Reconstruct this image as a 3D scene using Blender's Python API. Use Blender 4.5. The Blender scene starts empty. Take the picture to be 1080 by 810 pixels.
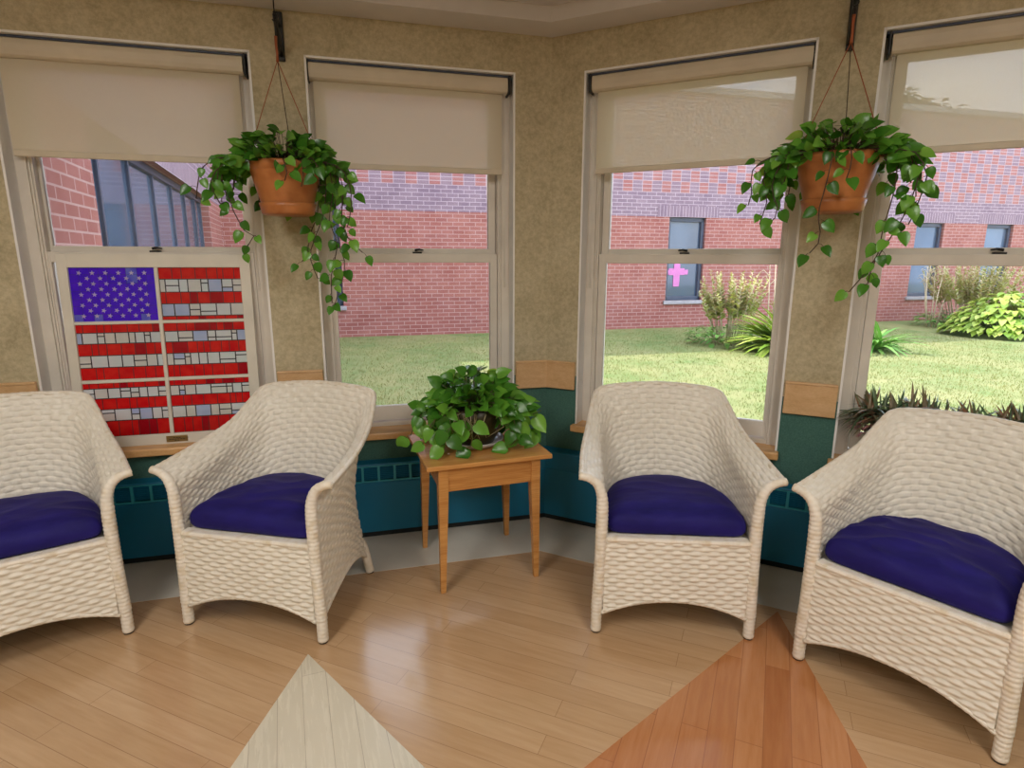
import bpy, bmesh, math, random
from mathutils import Vector, Matrix, noise
import numpy as np
C = bpy.context.scene.collection
PI = math.pi
A = math.radians(20.716)

# ------------------------------------------------------------------ materials
class NT:
    def __init__(s, name):
        s.m = bpy.data.materials.new(name); s.m.use_nodes = True
        s.t = s.m.node_tree; s.t.nodes.clear()
        s.out = s.t.nodes.new('ShaderNodeOutputMaterial')
    def n(s, typ, ins=None, **props):
        x = s.t.nodes.new(typ)
        for k, v in props.items(): setattr(x, k, v)
        for k, v in (ins or {}).items():
            s.set(x, k, v)
        return x
    def set(s, x, k, v):
        i = x.inputs[k]
        if isinstance(v, bpy.types.NodeSocket): s.t.links.new(v, i)
        elif isinstance(v, bpy.types.Node): s.t.links.new(v.outputs[0], i)
        else:
            if isinstance(v, tuple) and len(v) == 3 and i.type == 'RGBA': v = v + (1,)
            i.default_value = v
    def math(s, op, a, b=0.0, c=None):
        x = s.t.nodes.new('ShaderNodeMath'); x.operation = op
        s.set(x, 0, a); s.set(x, 1, b)
        if c is not None: s.set(x, 2, c)
        return x.outputs[0]
    def mix(s, f, a, b, mode='MIX'):
        x = s.t.nodes.new('ShaderNodeMix'); x.data_type = 'RGBA'; x.blend_type = mode
        s.set(x, 0, f); s.set(x, 6, a); s.set(x, 7, b)
        return x.outputs[2]
    def obj(s): return s.n('ShaderNodeTexCoord').outputs['Object']
    def gen_map(s, vec, scale=(1,1,1), rot=(0,0,0), loc=(0,0,0)):
        return s.n('ShaderNodeMapping', {'Vector': vec, 'Scale': scale, 'Rotation': rot, 'Location': loc}).outputs[0]
    def noise(s, vec, scale, detail=3, rough=.5):
        return s.n('ShaderNodeTexNoise', {'Vector': vec, 'Scale': scale, 'Detail': detail, 'Roughness': rough}).outputs[0]
    def ramp(s, f, stops):
        x = s.n('ShaderNodeValToRGB', {'Fac': f}); cr = x.color_ramp
        while len(cr.elements) < len(stops): cr.elements.new(.5)
        for e, (p, c) in zip(cr.elements, stops):
            e.position = p; e.color = tuple(c) + (1,) if len(c) == 3 else c
        return x.outputs[0]
    def bsdf(s, col, rough=.5, bump=None, bstr=.3, bdist=.002, **k):
        b = s.n('ShaderNodeBsdfPrincipled', {'Base Color': col, 'Roughness': rough})
        for kk, v in k.items(): s.set(b, kk.replace('_', ' '), v)
        if bump is not None:
            s.set(b, 'Normal', s.n('ShaderNodeBump', {'Strength': bstr, 'Distance': bdist, 'Height': bump}).outputs[0])
        s.t.links.new(b.outputs[0], s.out.inputs[0]); return b
M = {}
def simple(name, col, rough=.5, var=.12, vs=8, **k):
    t = NT(name); nz = t.noise(t.obj(), vs, 4)
    c2 = tuple(max(0, c * (1 - var * 2)) for c in col)
    c1 = tuple(min(1, c * (1 + var)) for c in col)
    t.bsdf(t.ramp(nz, [(.3, c2), (.7, c1)]), rough, **k); M[name] = t.m; return t.m

simple('paint_white', (.74, .70, .62), .45, .04)
simple('reveal_paint', (.86, .85, .84), .5, .03)
simple('vinyl', (.74, .69, .62), .38, .04)
simple('ceiling_paint', (.70, .67, .66), .8, .05, 3)
simple('black_metal', (.012, .011, .010), .45, .2)
simple('cord_orange', (.35, .09, .03), .6, .1)
simple('brass', (.42, .30, .12), .35, .1, Metallic=.8)
simple('dark_gap', (.01, .012, .012), .8, .1)
simple('soil', (.05, .03, .02), .95, .3, 60)
simple('stem_green', (.10, .12, .03), .6, .2, 20)
simple('stem_brown', (.07, .04, .02), .6, .2, 20)
simple('root_pale', (.42, .36, .20), .6, .2, 20)
simple('planter_plastic', (.42, .38, .28), .5, .06)
simple('clear_tray', (.50, .46, .44), .12, .05)
simple('bowl_dark', (.045, .035, .012), .35, .3, 12)
simple('exterior_metal', (.055, .07, .12), .45, .1)
simple('sill_stone', (.42, .38, .42), .8, .1, 10)
simple('coping', (.5, .5, .52), .6, .1)
simple('pink_paper', (.72, .22, .55), .7, .06)
simple('bark', (.12, .08, .05), .9, .3, 12)
simple('glide', (.05, .045, .04), .5, .1)
simple('curtain', (.55, .60, .66), .9, .1, 4)

t = NT('terracotta'); nz = t.noise(t.obj(), 14, 5)
t.bsdf(t.ramp(nz, [(.3, (.40, .13, .035)), (.7, (.55, .21, .065))]), .38, nz, .1); M['terracotta'] = t.m

# wallpaper above, carpeted wainscot below the chair rail (split by height)
t = NT('wall_covering'); o = t.obj()
n1 = t.noise(o, 6, 6, .7); n2 = t.noise(o, 45, 5, .75)
wp = t.mix(.45, t.ramp(n1, [(.32, (.36, .30, .18)), (.5, (.49, .42, .27)), (.7, (.60, .53, .37))]),
           t.ramp(n2, [(.38, (.36, .31, .20)), (.62, (.66, .58, .40))]))
g1 = t.noise(o, 160, 3, .8); g2 = t.noise(o, 9, 4)
gr = t.mix(.35, t.ramp(g1, [(.3, (.03, .10, .085)), (.7, (.09, .22, .175))]), t.ramp(g2, [(.3, (.03, .10, .085)), (.7, (.045, .13, .10))]))
z = t.n('ShaderNodeSeparateXYZ', {'Vector': t.n('ShaderNodeNewGeometry').outputs['Position']}).outputs[2]
f = t.math('GREATER_THAN', z, .80)
t.bsdf(t.mix(f, gr, wp), .8, t.mix(f, g1, n2), .25, .002); M['wall_covering'] = t.m

def wood(name, c1, c2, c3, rough, rot=0, sc=(1.2, 14, 14), **k):
    t = NT(name); v = t.gen_map(t.obj(), sc, (0, 0, rot))
    nz = t.noise(v, 2.2, 6, .65); nf = t.noise(t.gen_map(t.obj(), (sc[0]*2, sc[1]*6, sc[2]*6), (0, 0, rot)), 3, 4, .6)
    col = t.mix(.35, t.ramp(nz, [(.3, c1), (.5, c2), (.72, c3)]), t.ramp(nf, [(.35, c1), (.65, c3)]))
    t.bsdf(col, rough, nf, .08, .001, **k); M[name] = t.m
wood('oak_trim', (.58, .33, .15), (.68, .43, .22), (.76, .51, .28), .35)
wood('oak_sill', (.62, .32, .11), (.74, .42, .17), (.82, .52, .25), .25)
wood('table_wood', (.40, .16, .04), (.56, .26, .075), (.66, .36, .12), .2)

def plank(name, rot, w, L, cols, mort, rough, gstr=.4):
    t = NT(name); g = t.n('ShaderNodeNewGeometry').outputs['Position']
    v = t.gen_map(g, (1, 1, 1), (0, 0, rot))
    b = t.n('ShaderNodeTexBrick', {'Vector': v, 'Scale': 1.0, 'Brick Width': L, 'Row Height': w, 'Mortar Size': .0011,
        'Mortar Smooth': .3, 'Bias': 0.0, 'Color1': (0, 0, 0), 'Color2': (1, 1, 1), 'Mortar': (.5, .5, .5)}, offset=.37, offset_frequency=2)
    nz = t.noise(t.gen_map(v, (2.5, 26, 1)), 2, 6, .62)
    big = t.noise(v, 1.6, 3)
    fac = t.math('ADD', t.math('MULTIPLY', b.outputs[0], gstr), t.math('MULTIPLY', nz, 1 - gstr))
    fac = t.math('ADD', t.math('MULTIPLY', fac, .8), t.math('MULTIPLY', big, .2))
    col = t.ramp(fac, [(.22, cols[0]), (.5, cols[1]), (.78, cols[2])])
    col = t.mix(b.outputs[1], col, mort)
    t.bsdf(col, t.math('ADD', rough, t.math('MULTIPLY', nz, .1)), b.outputs[1], -.25, .001, Specular_IOR_Level=.5, Coat_Weight=.55, Coat_Roughness=.13); M[name] = t.m
RP = math.radians(17)     # planks run at -17 degrees
plank('floor_oak', RP, .077, .85, [(.44, .265, .135), (.52, .335, .185), (.60, .41, .25)], (.33, .19, .10), .19, .25)
plank('floor_white', math.radians(63), .077, .9, [(.60, .55, .44), (.65, .60, .49), (.69, .64, .53)], (.40, .35, .27), .22, .25)
plank('floor_cherry', math.radians(-72), .077, .62, [(.36, .12, .04), (.47, .19, .07), (.57, .27, .12)], (.30, .11, .045), .17, .38)
t = NT('floor_tile'); nz = t.noise(t.n('ShaderNodeNewGeometry').outputs['Position'], 6, 5)
t.bsdf(t.ramp(nz, [(.3, (.58, .55, .49)), (.7, (.66, .62, .55))]), .3); M['floor_tile'] = t.m

simple('teal_metal', (.001, .16, .30), .55, .06, 3)
simple('teal_grille', (.03, .33, .42), .4, .05, 3)
simple('teal_dark', (.004, .03, .04), .5, .05, 3)

# painted wicker
t = NT('wicker'); nz = t.noise(t.obj(), 40, 3); n2 = t.noise(t.obj(), 400, 2)
t.bsdf(t.ramp(nz, [(.3, (.78, .73, .64)), (.7, (.86, .82, .74))]), .38, n2, .15, .0006); M['wicker'] = t.m
t = NT('wicker_rim'); nz = t.noise(t.obj(), 30, 3)
t.bsdf(t.ramp(nz, [(.22, (.70, .60, .44)), (.55, (.84, .79, .71))]), .38); M['wicker_rim'] = t.m
t = NT('navy_fabric'); n1 = t.noise(t.obj(), 900, 2); n2 = t.noise(t.gen_map(t.obj(), (3, 8, 6)), 2.2, 4)
t.bsdf(t.ramp(n2, [(.3, (.010, .007, .095)), (.7, (.019, .014, .175))]), .65, t.math('ADD', n2, t.math('MULTIPLY', n1, .05)), .35, .01, Specular_IOR_Level=.18, Sheen_Weight=.03, Sheen_Tint=(.2, .2, 1.0)); M['navy_fabric'] = t.m

# roller shade: woven translucent screen cloth with a slight openness
t = NT('shade_cloth'); nz = t.noise(t.gen_map(t.obj(), (60, 60, 60)), 8, 2)
col = t.ramp(nz, [(.3, (.76, .69, .53)), (.7, (.80, .73, .58))])
d = t.n('ShaderNodeBsdfDiffuse', {'Color': col}); tr = t.n('ShaderNodeBsdfTranslucent', {'Color': (.88, .74, .52)})
mx = t.n('ShaderNodeMixShader', {0: .30, 1: d, 2: tr}); tp = t.n('ShaderNodeBsdfTransparent', {'Color': (.95, .95, .95)})
m2 = t.n('ShaderNodeMixShader', {0: .075, 1: mx, 2: tp}); t.t.links.new(m2.outputs[0], t.out.inputs[0]); M['shade_cloth'] = t.m
simple('shade_bar', (.66, .58, .45), .5, .04)

t = NT('window_glass'); fr = t.n('ShaderNodeFresnel', {'IOR': 1.5})
gl = t.n('ShaderNodeBsdfGlossy', {'Roughness': .02, 'Color': (1, 1, 1)}); tp = t.n('ShaderNodeBsdfTransparent', {'Color': (.93, .95, .96)})
mx = t.n('ShaderNodeMixShader', {0: fr, 1: tp, 2: gl}); t.t.links.new(mx.outputs[0], t.out.inputs[0]); M['window_glass'] = t.m

def glasscol(name, cols, tc):
    t = NT(name); nz = t.noise(t.obj(), 22, 4)
    col = t.ramp(nz, [(.3, cols[0]), (.7, cols[1])])
    tr = t.n('ShaderNodeBsdfTranslucent', {'Color': col}); df = t.n('ShaderNodeBsdfDiffuse', {'Color': col})
    tp = t.n('ShaderNodeBsdfTransparent', {'Color': tc}); gl = t.n('ShaderNodeBsdfGlossy', {'Roughness': .12, 'Color': (1, 1, 1)})
    a = t.n('ShaderNodeMixShader', {0: .15, 1: tr, 2: tp}); b = t.n('ShaderNodeMixShader', {0: .35, 1: a, 2: df})
    c = t.n('ShaderNodeMixShader', {0: .03, 1: b, 2: gl}); t.t.links.new(c.outputs[0], t.out.inputs[0]); M[name] = t.m
glasscol('glass_red', [(.85, .004, .012), (1, .03, .02)], (.9, .01, .02))
glasscol('glass_darkred', [(.50, .002, .012), (.62, .006, .02)], (.5, .005, .01))
glasscol('glass_white', [(.88, .97, .92), (.96, 1, .97)], (.8, .85, .88))
glasscol('glass_cream', [(.88, .88, .80), (.96, .95, .86)], (.7, .7, .6))
glasscol('glass_sky', [(.55, .68, .92), (.66, .76, .97)], (.5, .65, .95))
glasscol('glass_blue', [(.07, .006, .85), (.14, .015, 1)], (.06, .01, .7))
glasscol('glass_blue_light', [(.12, .10, .85), (.25, .3, .9)], (.15, .12, .8))
glasscol('glass_star', [(.95, .82, .86), (1, .92, .92)], (.75, .6, .65))
simple('lead', (.01, .01, .012), .5, .1)

# leaves, colour varied per leaf by a stored attribute
def leafmat(name, stops, rough=.3, tl=.25):
    t = NT(name); at = t.n('ShaderNodeAttribute', attribute_name='leafvar'); nz = t.noise(t.obj(), 35, 3)
    f = t.math('ADD', t.math('MULTIPLY', at.outputs['Fac'], .85), t.math('MULTIPLY', nz, .15))
    col = t.ramp(f, stops)
    p = t.n('ShaderNodeBsdfPrincipled', {'Base Color': col, 'Roughness': rough})
    tr = t.n('ShaderNodeBsdfTranslucent', {'Color': t.mix(1.0, col, (1.0, 1.0, .55), 'MULTIPLY')})
    mx = t.n('ShaderNodeMixShader', {0: tl, 1: p, 2: tr}); t.t.links.new(mx.outputs[0], t.out.inputs[0]); M[name] = t.m
leafmat('pothos_leaf', [(0, (.03, .13, .012)), (.35, (.075, .26, .025)), (.7, (.17, .42, .05)), (.88, (.24, .48, .07)), (1, (.48, .55, .08))], .26)
leafmat('purple_leaf', [(0, (.05, .08, .05)), (.3, (.11, .19, .09)), (.5, (.22, .17, .10)), (.72, (.34, .16, .09)), (1, (.55, .28, .38))], .35, .2)
leafmat('hosta_leaf', [(0, (.14, .27, .03)), (.5, (.33, .46, .06)), (1, (.58, .64, .16))], .45)
leafmat('shrub_leaf', [(0, (.06, .20, .03)), (.5, (.14, .34, .06)), (1, (.30, .50, .12))], .5)
leafmat('plume', [(0, (.30, .36, .10)), (.5, (.55, .55, .25)), (1, (.66, .46, .34))], .7)
leafmat('tree_leaf', [(0, (.02, .06, .015)), (1, (.07, .15, .04))], .6)
leafmat('grass_blade', [(0, (.10, .19, .035)), (.5, (.24, .25, .08)), (1, (.42, .37, .19))], .7, .3)
simple('dry_stalk', (.62, .50, .36), .8, .1, 10)

t = NT('lawn'); o = t.n('ShaderNodeNewGeometry').outputs['Position']
n1 = t.noise(o, .9, 4, .6); n2 = t.noise(o, 28, 4, .8); n3 = t.noise(o, 5, 4, .7)
c = t.mix(.35, t.ramp(n1, [(.35, (.11, .19, .035)), (.6, (.33, .29, .12))]), t.ramp(n2, [(.3, (.08, .16, .03)), (.7, (.34, .31, .16))]))
c = t.mix(.3, c, t.ramp(n3, [(.35, (.07, .17, .03)), (.7, (.30, .28, .13))]))
t.bsdf(c, .9, n2, .6, .02); M['lawn'] = t.m

# brick facades, UV in metres
def brickmat(name, soldier=False):
    t = NT(name); uv = t.n('ShaderNodeUVMap').outputs[0]
    sp = t.n('ShaderNodeSeparateXYZ', {'Vector': uv})
    def br(v, c1, c2, mo, off=.5, w=.213, h=.073):
        return t.n('ShaderNodeTexBrick', {'Vector': v, 'Scale': 1.0, 'Brick Width': w, 'Row Height': h, 'Mortar Size': .0065,
            'Mortar Smooth': .1, 'Color1': c1, 'Color2': c2, 'Mortar': mo}, offset=off, offset_frequency=2)
    red = br(uv, (.30, .070, .060), (.37, .105, .085), (.50, .30, .28))
    pv = ((.19, .125, .19), (.25, .17, .23), (.50, .39, .46))
    pur = br(uv, *pv)
    if soldier:
        s = br(t.gen_map(uv, (1, 1, 1), (0, 0, PI/2)), pv[0], pv[1], pv[2], 0, .23, .073)
        col, hgt = s.outputs[0], s.outputs[1]
    else:
        k1 = br(uv, (.36, .115, .11), (.40, .15, .14), (.50, .38, .42), 0); k2 = br(uv, (.23, .145, .20), (.27, .18, .235), (.50, .40, .46), 0)
        par = t.math('MODULO', t.math('ADD', t.math('FLOOR', t.math('DIVIDE', t.math('ADD', sp.outputs[0], 100*.213), .213)),
              t.math('FLOOR', t.math('DIVIDE', t.math('SUBTRACT', sp.outputs[1], 2.701 - .219*100), .219))), 2.0)
        ck = t.mix(par, k1.outputs[0], k2.outputs[0])
        col = t.mix(t.math('GREATER_THAN', sp.outputs[1], 2.2265), red.outputs[0], pur.outputs[0])
        col = t.mix(t.math('GREATER_THAN', sp.outputs[1], 2.701), col, ck); hgt = red.outputs[1]
    nz = t.noise(uv, 3.0, 5)
    col = t.mix(.18, col, t.ramp(nz, [(.3, (.20, .09, .09)), (.7, (.55, .36, .35))]))
    t.bsdf(col, .85, hgt, -.4, .006); M[name] = t.m
brickmat('brick_wall'); brickmat('brick_soldier', True)
t = NT('dark_pane'); nz = t.noise(t.gen_map(t.obj(), (.6, .6, .3)), 1.4, 3)
t.bsdf(t.ramp(nz, [(.35, (.05, .08, .14)), (.7, (.11, .16, .25))]), .07, Specular_IOR_Level=.8); M['dark_pane'] = t.m  # blue base colour stands in for sky reflected in the panes
t = NT('lamp_diffuser'); em = t.n('ShaderNodeEmission', {'Color': (1, .94, .85), 'Strength': 3.0}); t.t.links.new(em.outputs[0], t.out.inputs[0]); M['lamp_diffuser'] = t.m

# ------------------------------------------------------------------ mesh helper
class MB:
    def __init__(s): s.v = []; s.f = []; s.uv = []; s.mi = []; s.at = []; s.sm = []
    def add(s, vs, fs, uvs=None, mi=0, at=0.0, smooth=False):
        b = len(s.v); s.v += [tuple(v) for v in vs]
        for i, f in enumerate(fs):
            s.f.append([b + k for k in f]); s.uv.append(uvs[i] if uvs else None); s.mi.append(mi); s.at.append(at); s.sm.append(smooth)
    def box(s, x0, x1, y0, y1, z0, z1, fn=None, bev=0, mi=0):
        if bev:
            bev = min(bev, abs(x1-x0)*.45, abs(y1-y0)*.45, abs(z1-z0)*.45)
            bm = bmesh.new(); bmesh.ops.create_cube(bm, size=1)
            for v in bm.verts: v.co = ((x0+x1)/2 + v.co.x*(x1-x0), (y0+y1)/2 + v.co.y*(y1-y0), (z0+z1)/2 + v.co.z*(z1-z0))
            bmesh.ops.bevel(bm, geom=bm.edges[:], offset=bev, segments=2, affect='EDGES', profile=.5)
            vs = [v.co.copy() for v in bm.verts]; fs = [[v.index for v in f.verts] for f in bm.faces]; bm.free()
        else:
            vs = [Vector(p) for p in ((x0,y0,z0),(x1,y0,z0),(x1,y1,z0),(x0,y1,z0),(x0,y0,z1),(x1,y0,z1),(x1,y1,z1),(x0,y1,z1))]
            fs = [(0,3,2,1),(4,5,6,7),(0,1,5,4),(1,2,6,5),(2,3,7,6),(3,0,4,7)]
        if fn: vs = [fn(*v) for v in vs]
        s.add(vs, fs, mi=mi)
    def tube(s, pts, rad, n=8, cap=True, mi=0, at=0.0, twist=None):
        pts = [Vector(p) for p in pts]; rs = rad if isinstance(rad, (list, tuple)) else [rad]*len(pts)
        ring = []; up = None
        for i, p in enumerate(pts):
            d = (pts[min(i+1, len(pts)-1)] - pts[max(i-1, 0)]); d = d.normalized() if d.length > 1e-9 else Vector((0,0,1))
            if up is None: up = d.orthogonal().normalized()
            up = (up - d*up.dot(d)); up = up.normalized() if up.length > 1e-6 else d.orthogonal().normalized()
            sd = d.cross(up)
            for k in range(n):
                a = 2*PI*k/n; r = rs[i]
                if twist: r *= 1 + twist[0]*abs(math.sin(i*twist[1] + a*.5))
                ring.append(p + (up*math.cos(a) + sd*math.sin(a))*r)
        fs = []
        for i in range(len(pts)-1):
            for k in range(n): fs.append((i*n+k, i*n+(k+1)%n, (i+1)*n+(k+1)%n, (i+1)*n+k))
        if cap: fs.append(tuple(range(n))[::-1]); fs.append(tuple(range((len(pts)-1)*n, len(pts)*n)))
        s.add(ring, fs, mi=mi, at=at, smooth=True)
    def lathe(s, prof, n=40, c=(0,0,0), fn=None, mi=0):
        vs = []; fs = []; m = len(prof)
        for k in range(n):
            a = 2*PI*k/n
            for r, z in prof: vs.append(Vector((c[0]+r*math.cos(a), c[1]+r*math.sin(a), c[2]+z)))
        for k in range(n):
            for j in range(m-1):
                fs.append((k*m+j, ((k+1)%n)*m+j, ((k+1)%n)*m+j+1, k*m+j+1))
        if fn: vs = [fn(*v) for v in vs]
        s.add(vs, fs, mi=mi, smooth=True)
    def build(s, name, mats, parent=None, origin=None):
        me = bpy.data.meshes.new(name)
        o = Vector(origin) if origin is not None else None
        me.from_pydata([tuple(Vector(v) - o) for v in s.v] if o is not None else s.v, [], s.f)
        if not isinstance(mats, (list, tuple)): mats = [mats]
        for m in mats: me.materials.append(M[m])
        me.polygons.foreach_set('material_index', s.mi); me.polygons.foreach_set('use_smooth', s.sm)
        if any(u is not None for u in s.uv):
            ul = me.uv_layers.new(name='UVMap')
            for p, u in zip(me.polygons, s.uv):
                if u:
                    for li, q in zip(p.loop_indices, u): ul.data[li].uv = q
        if any(s.at):
            a = me.attributes.new('leafvar', 'FLOAT', 'FACE'); a.data.foreach_set('value', s.at)
        me.update()
        ob = bpy.data.objects.new(name, me); C.objects.link(ob)
        if parent is not None: ob.parent = parent
        if o is not None: ob.location = o
        return ob

def tag(o, label=None, cat=None, group=None, kind=None):
    if label: o['label'] = label
    if cat: o['category'] = cat
    if group: o['group'] = group
    if kind: o['kind'] = kind
    return o
def empty(name, loc=(0,0,0), rz=0):
    o = bpy.data.objects.new(name, None); C.objects.link(o); o.location = loc; o.rotation_euler = (0, 0, rz); o.empty_display_size = .1
    return o
def copy_tree(o, parent=None):
    c = o.copy(); C.objects.link(c)
    if parent is not None: c.parent = parent
    for ch in [x for x in bpy.data.objects if x.parent == o and x != c]: copy_tree(ch, c)
    return c

class Fr:   # wall frame: u along, d towards viewer side, z up
    def __init__(s, o, e, n): s.o = Vector(o); s.e = Vector(e); s.n = Vector(n)
    def __call__(s, u, d, z): return s.o + s.e*u + s.n*d + Vector((0, 0, z))
WL = Fr((0,0,0), (-math.cos(A), -math.sin(A), 0), (math.sin(A), -math.cos(A), 0))
WR = Fr((0,0,0), (math.cos(A), -math.sin(A), 0), (-math.sin(A), -math.cos(A), 0))

def wall_open(mb, fr, u0, u1, z0, z1, ops, d0, d1):
    us = sorted({u0, u1, *[o[0] for o in ops], *[o[1] for o in ops]}); zs = sorted({z0, z1, *[o[2] for o in ops], *[o[3] for o in ops]})
    def q(pts, uv): mb.add(pts, [(0,1,2,3)], [uv])
    for a, b in zip(us, us[1:]):
        for c, d in zip(zs, zs[1:]):
            if any(o[0] <= a and b <= o[1] and o[2] <= c and d <= o[3] for o in ops): continue
            uv = [(a,c),(b,c),(b,d),(a,d)]
            q([fr(a,d0,c), fr(b,d0,c), fr(b,d0,d), fr(a,d0,d)], uv); q([fr(a,d1,c), fr(b,d1,c), fr(b,d1,d), fr(a,d1,d)], uv)
    for o in list(ops) + [(u0, u1, z0, z1)]:
        a, b, c, d = o
        for x in (a, b): q([fr(x,d0,c), fr(x,d1,c), fr(x,d1,d), fr(x,d0,d)], [(d0,c),(d1,c),(d1,d),(d0,d)])
        for y in (c, d): q([fr(a,d0,y), fr(b,d0,y), fr(b,d1,y), fr(a,d1,y)], [(a,d0),(b,d0),(b,d1),(a,d1)])

# ------------------------------------------------------------------ room shell
ZC, ZH, ZS, ZSH, ZR = 2.418, 2.25, .545, 1.796, 1.419
OPS = {'L': [(.182, 1.123, ZS, ZH), (1.344, 2.297, ZS, ZH)], 'R': [(.168, 1.139, ZS, ZH), (1.361, 2.33, ZS, ZH)]}
LEN = 2.9
for side, nm, fr in (('L', 'wall_left', WL), ('R', 'wall_right', WR)):
    mb = MB(); wall_open(mb, fr, 0, LEN, 0, 2.75, OPS[side], 0, -.2)
    tag(mb.build(nm, 'wall_covering'), kind='structure')
def seg_wall(name, p, q, th=.12):
    p, q = Vector(p), Vector(q); e = (q-p); L = e.length; e.normalize(); n = Vector((e.y, -e.x, 0))
    mb = MB(); wall_open(mb, Fr(p, e, n), 0, L, 0, 2.75, [], 0, -th); tag(mb.build(name, 'wall_covering'), kind='structure')
PL, PR = WL(LEN, 0, 0), WR(LEN, 0, 0)
seg_wall('wall_left_side', (PL.x-.02, PL.y, 0), (PL.x-.02, -6.2, 0), -.12)
seg_wall('wall_right_side', (PR.x+.02, PR.y, 0), (PR.x+.02, -6.2, 0), .12)
seg_wall('wall_back', (PL.x-.02, -6.2, 0), (PR.x+.02, -6.2, 0), -.12)

# floor
def poly(mb, pts, z, th=.0):
    mb.add([(p[0], p[1], z) for p in pts], [tuple(range(len(pts)))])
def V2(p): return (p.x, p.y)
mb = MB(); X0, X1 = PL.x-.1, PR.x+.1
mb.box(X0, X1, -6.25, .25, -.06, 0); tag(mb.build('floor', 'floor_oak'), kind='structure')
mb = MB(); dt = .40
def slab(mb, pts, z0, z1):
    n = len(pts); vs = [(p[0], p[1], z0) for p in pts] + [(p[0], p[1], z1) for p in pts]
    mb.add(vs, [tuple(range(n))[::-1], tuple(range(n, 2*n))] + [(i, (i+1)%n, n+(i+1)%n, n+i) for i in range(n)])
k = dt/math.cos(A)
slab(mb, [V2(WL(LEN, 0, 0)), V2(WL(LEN, dt, 0)), (0, -k), V2(WR(LEN, dt, 0)), V2(WR(LEN, 0, 0)), (0, .0)], .0, .0012)
tag(mb.build('trim_1', 'floor_tile'), kind='structure')
mb = MB(); ax, ay = -.788, -1.283
d1 = Vector((math.cos(math.radians(-90.3)), math.sin(math.radians(-90.3)))); d2 = Vector((math.cos(math.radians(-38.4)), math.sin(math.radians(-38.4))))
slab(mb, [(ax, ay), (ax+d1.x*1.25, ay+d1.y*1.25), (ax+(d1.x+d2.x)*1.25, ay+(d1.y+d2.y)*1.25), (ax+d2.x*1.25, ay+d2.y*1.25)], .0, .0012)
tag(mb.build('trim_2', 'floor_white'), kind='structure')
mb = MB(); ax, ay = .986, -.825
d1 = Vector((math.cos(math.radians(-133.4)), math.sin(math.radians(-133.4)))); d2 = Vector((0, -1))
slab(mb, [(ax, ay), (ax+d1.x*1.5, ay+d1.y*1.5), (ax+(d1.x+d2.x)*1.5, ay+(d1.y+d2.y)*1.5), (ax+d2.x*1.5, ay+d2.y*1.5)], .0, .0014)
tag(mb.build('trim_3', 'floor_cherry'), kind='structure')

# ceiling: perimeter soffit, a step up, then a second step to the tray
def band(w0, w1): # strip of plan between offsets w0 and w1 inside the two walls
    def L(d): return [V2(WL(LEN, d, 0)), (0, -d/math.cos(A)), V2(WR(LEN, d, 0))]
    return L(w0), L(w1)
mb = MB()
a, b = band(0, .174); a2, b2 = band(.174, .40)
for (p, q), zz in (((a, b), ZC), ((a2, b2), ZC+.063)):
    for i in (0, 1): mb.add([(p[i][0], p[i][1], zz), (p[i+1][0], p[i+1][1], zz), (q[i+1][0], q[i+1][1], zz), (q[i][0], q[i][1], zz)], [(0,1,2,3)])
for q, za, zb in ((b, ZC, ZC+.063), (b2, ZC+.063, ZC+.16)):
    for i in (0, 1): mb.add([(q[i][0], q[i][1], za), (q[i+1][0], q[i+1][1], za), (q[i+1][0], q[i+1][1], zb), (q[i][0], q[i][1], zb)], [(0,1,2,3)])
mb.add([(X0, -6.25, ZC+.16), (X1, -6.25, ZC+.16), (X1, .2, ZC+.16), (X0, .2, ZC+.16), (X0, -6.25, ZC+.4), (X1, -6.25, ZC+.4), (X1, .2, ZC+.4), (X0, .2, ZC+.4)],
       [(0,1,2,3), (4,5,6,7), (0,1,5,4), (1,2,6,5), (2,3,7,6), (3,0,4,7)])
tag(mb.build('ceiling', 'ceiling_paint'), kind='structure')

# chair rail pieces
tn = [3]
def trim(boxes, mat):
    tn[0] += 1; mb = MB()
    for fr, b in boxes: mb.box(*b, fn=fr, bev=.004)
    return tag(mb.build('trim_%d' % tn[0], mat), kind='structure')
for fr, u0, u1 in ((WL, 2.305, LEN), (WL, 1.131, 1.336), (WL, 0.0, .174), (WR, .0, .160), (WR, 1.147, 1.353), (WR, 2.338, LEN)):
    trim([(fr, (u0, u1, 0, .018, .728, .864)), (fr, (u0, u1, 0, .022, .862, .874))], 'oak_trim')

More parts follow.
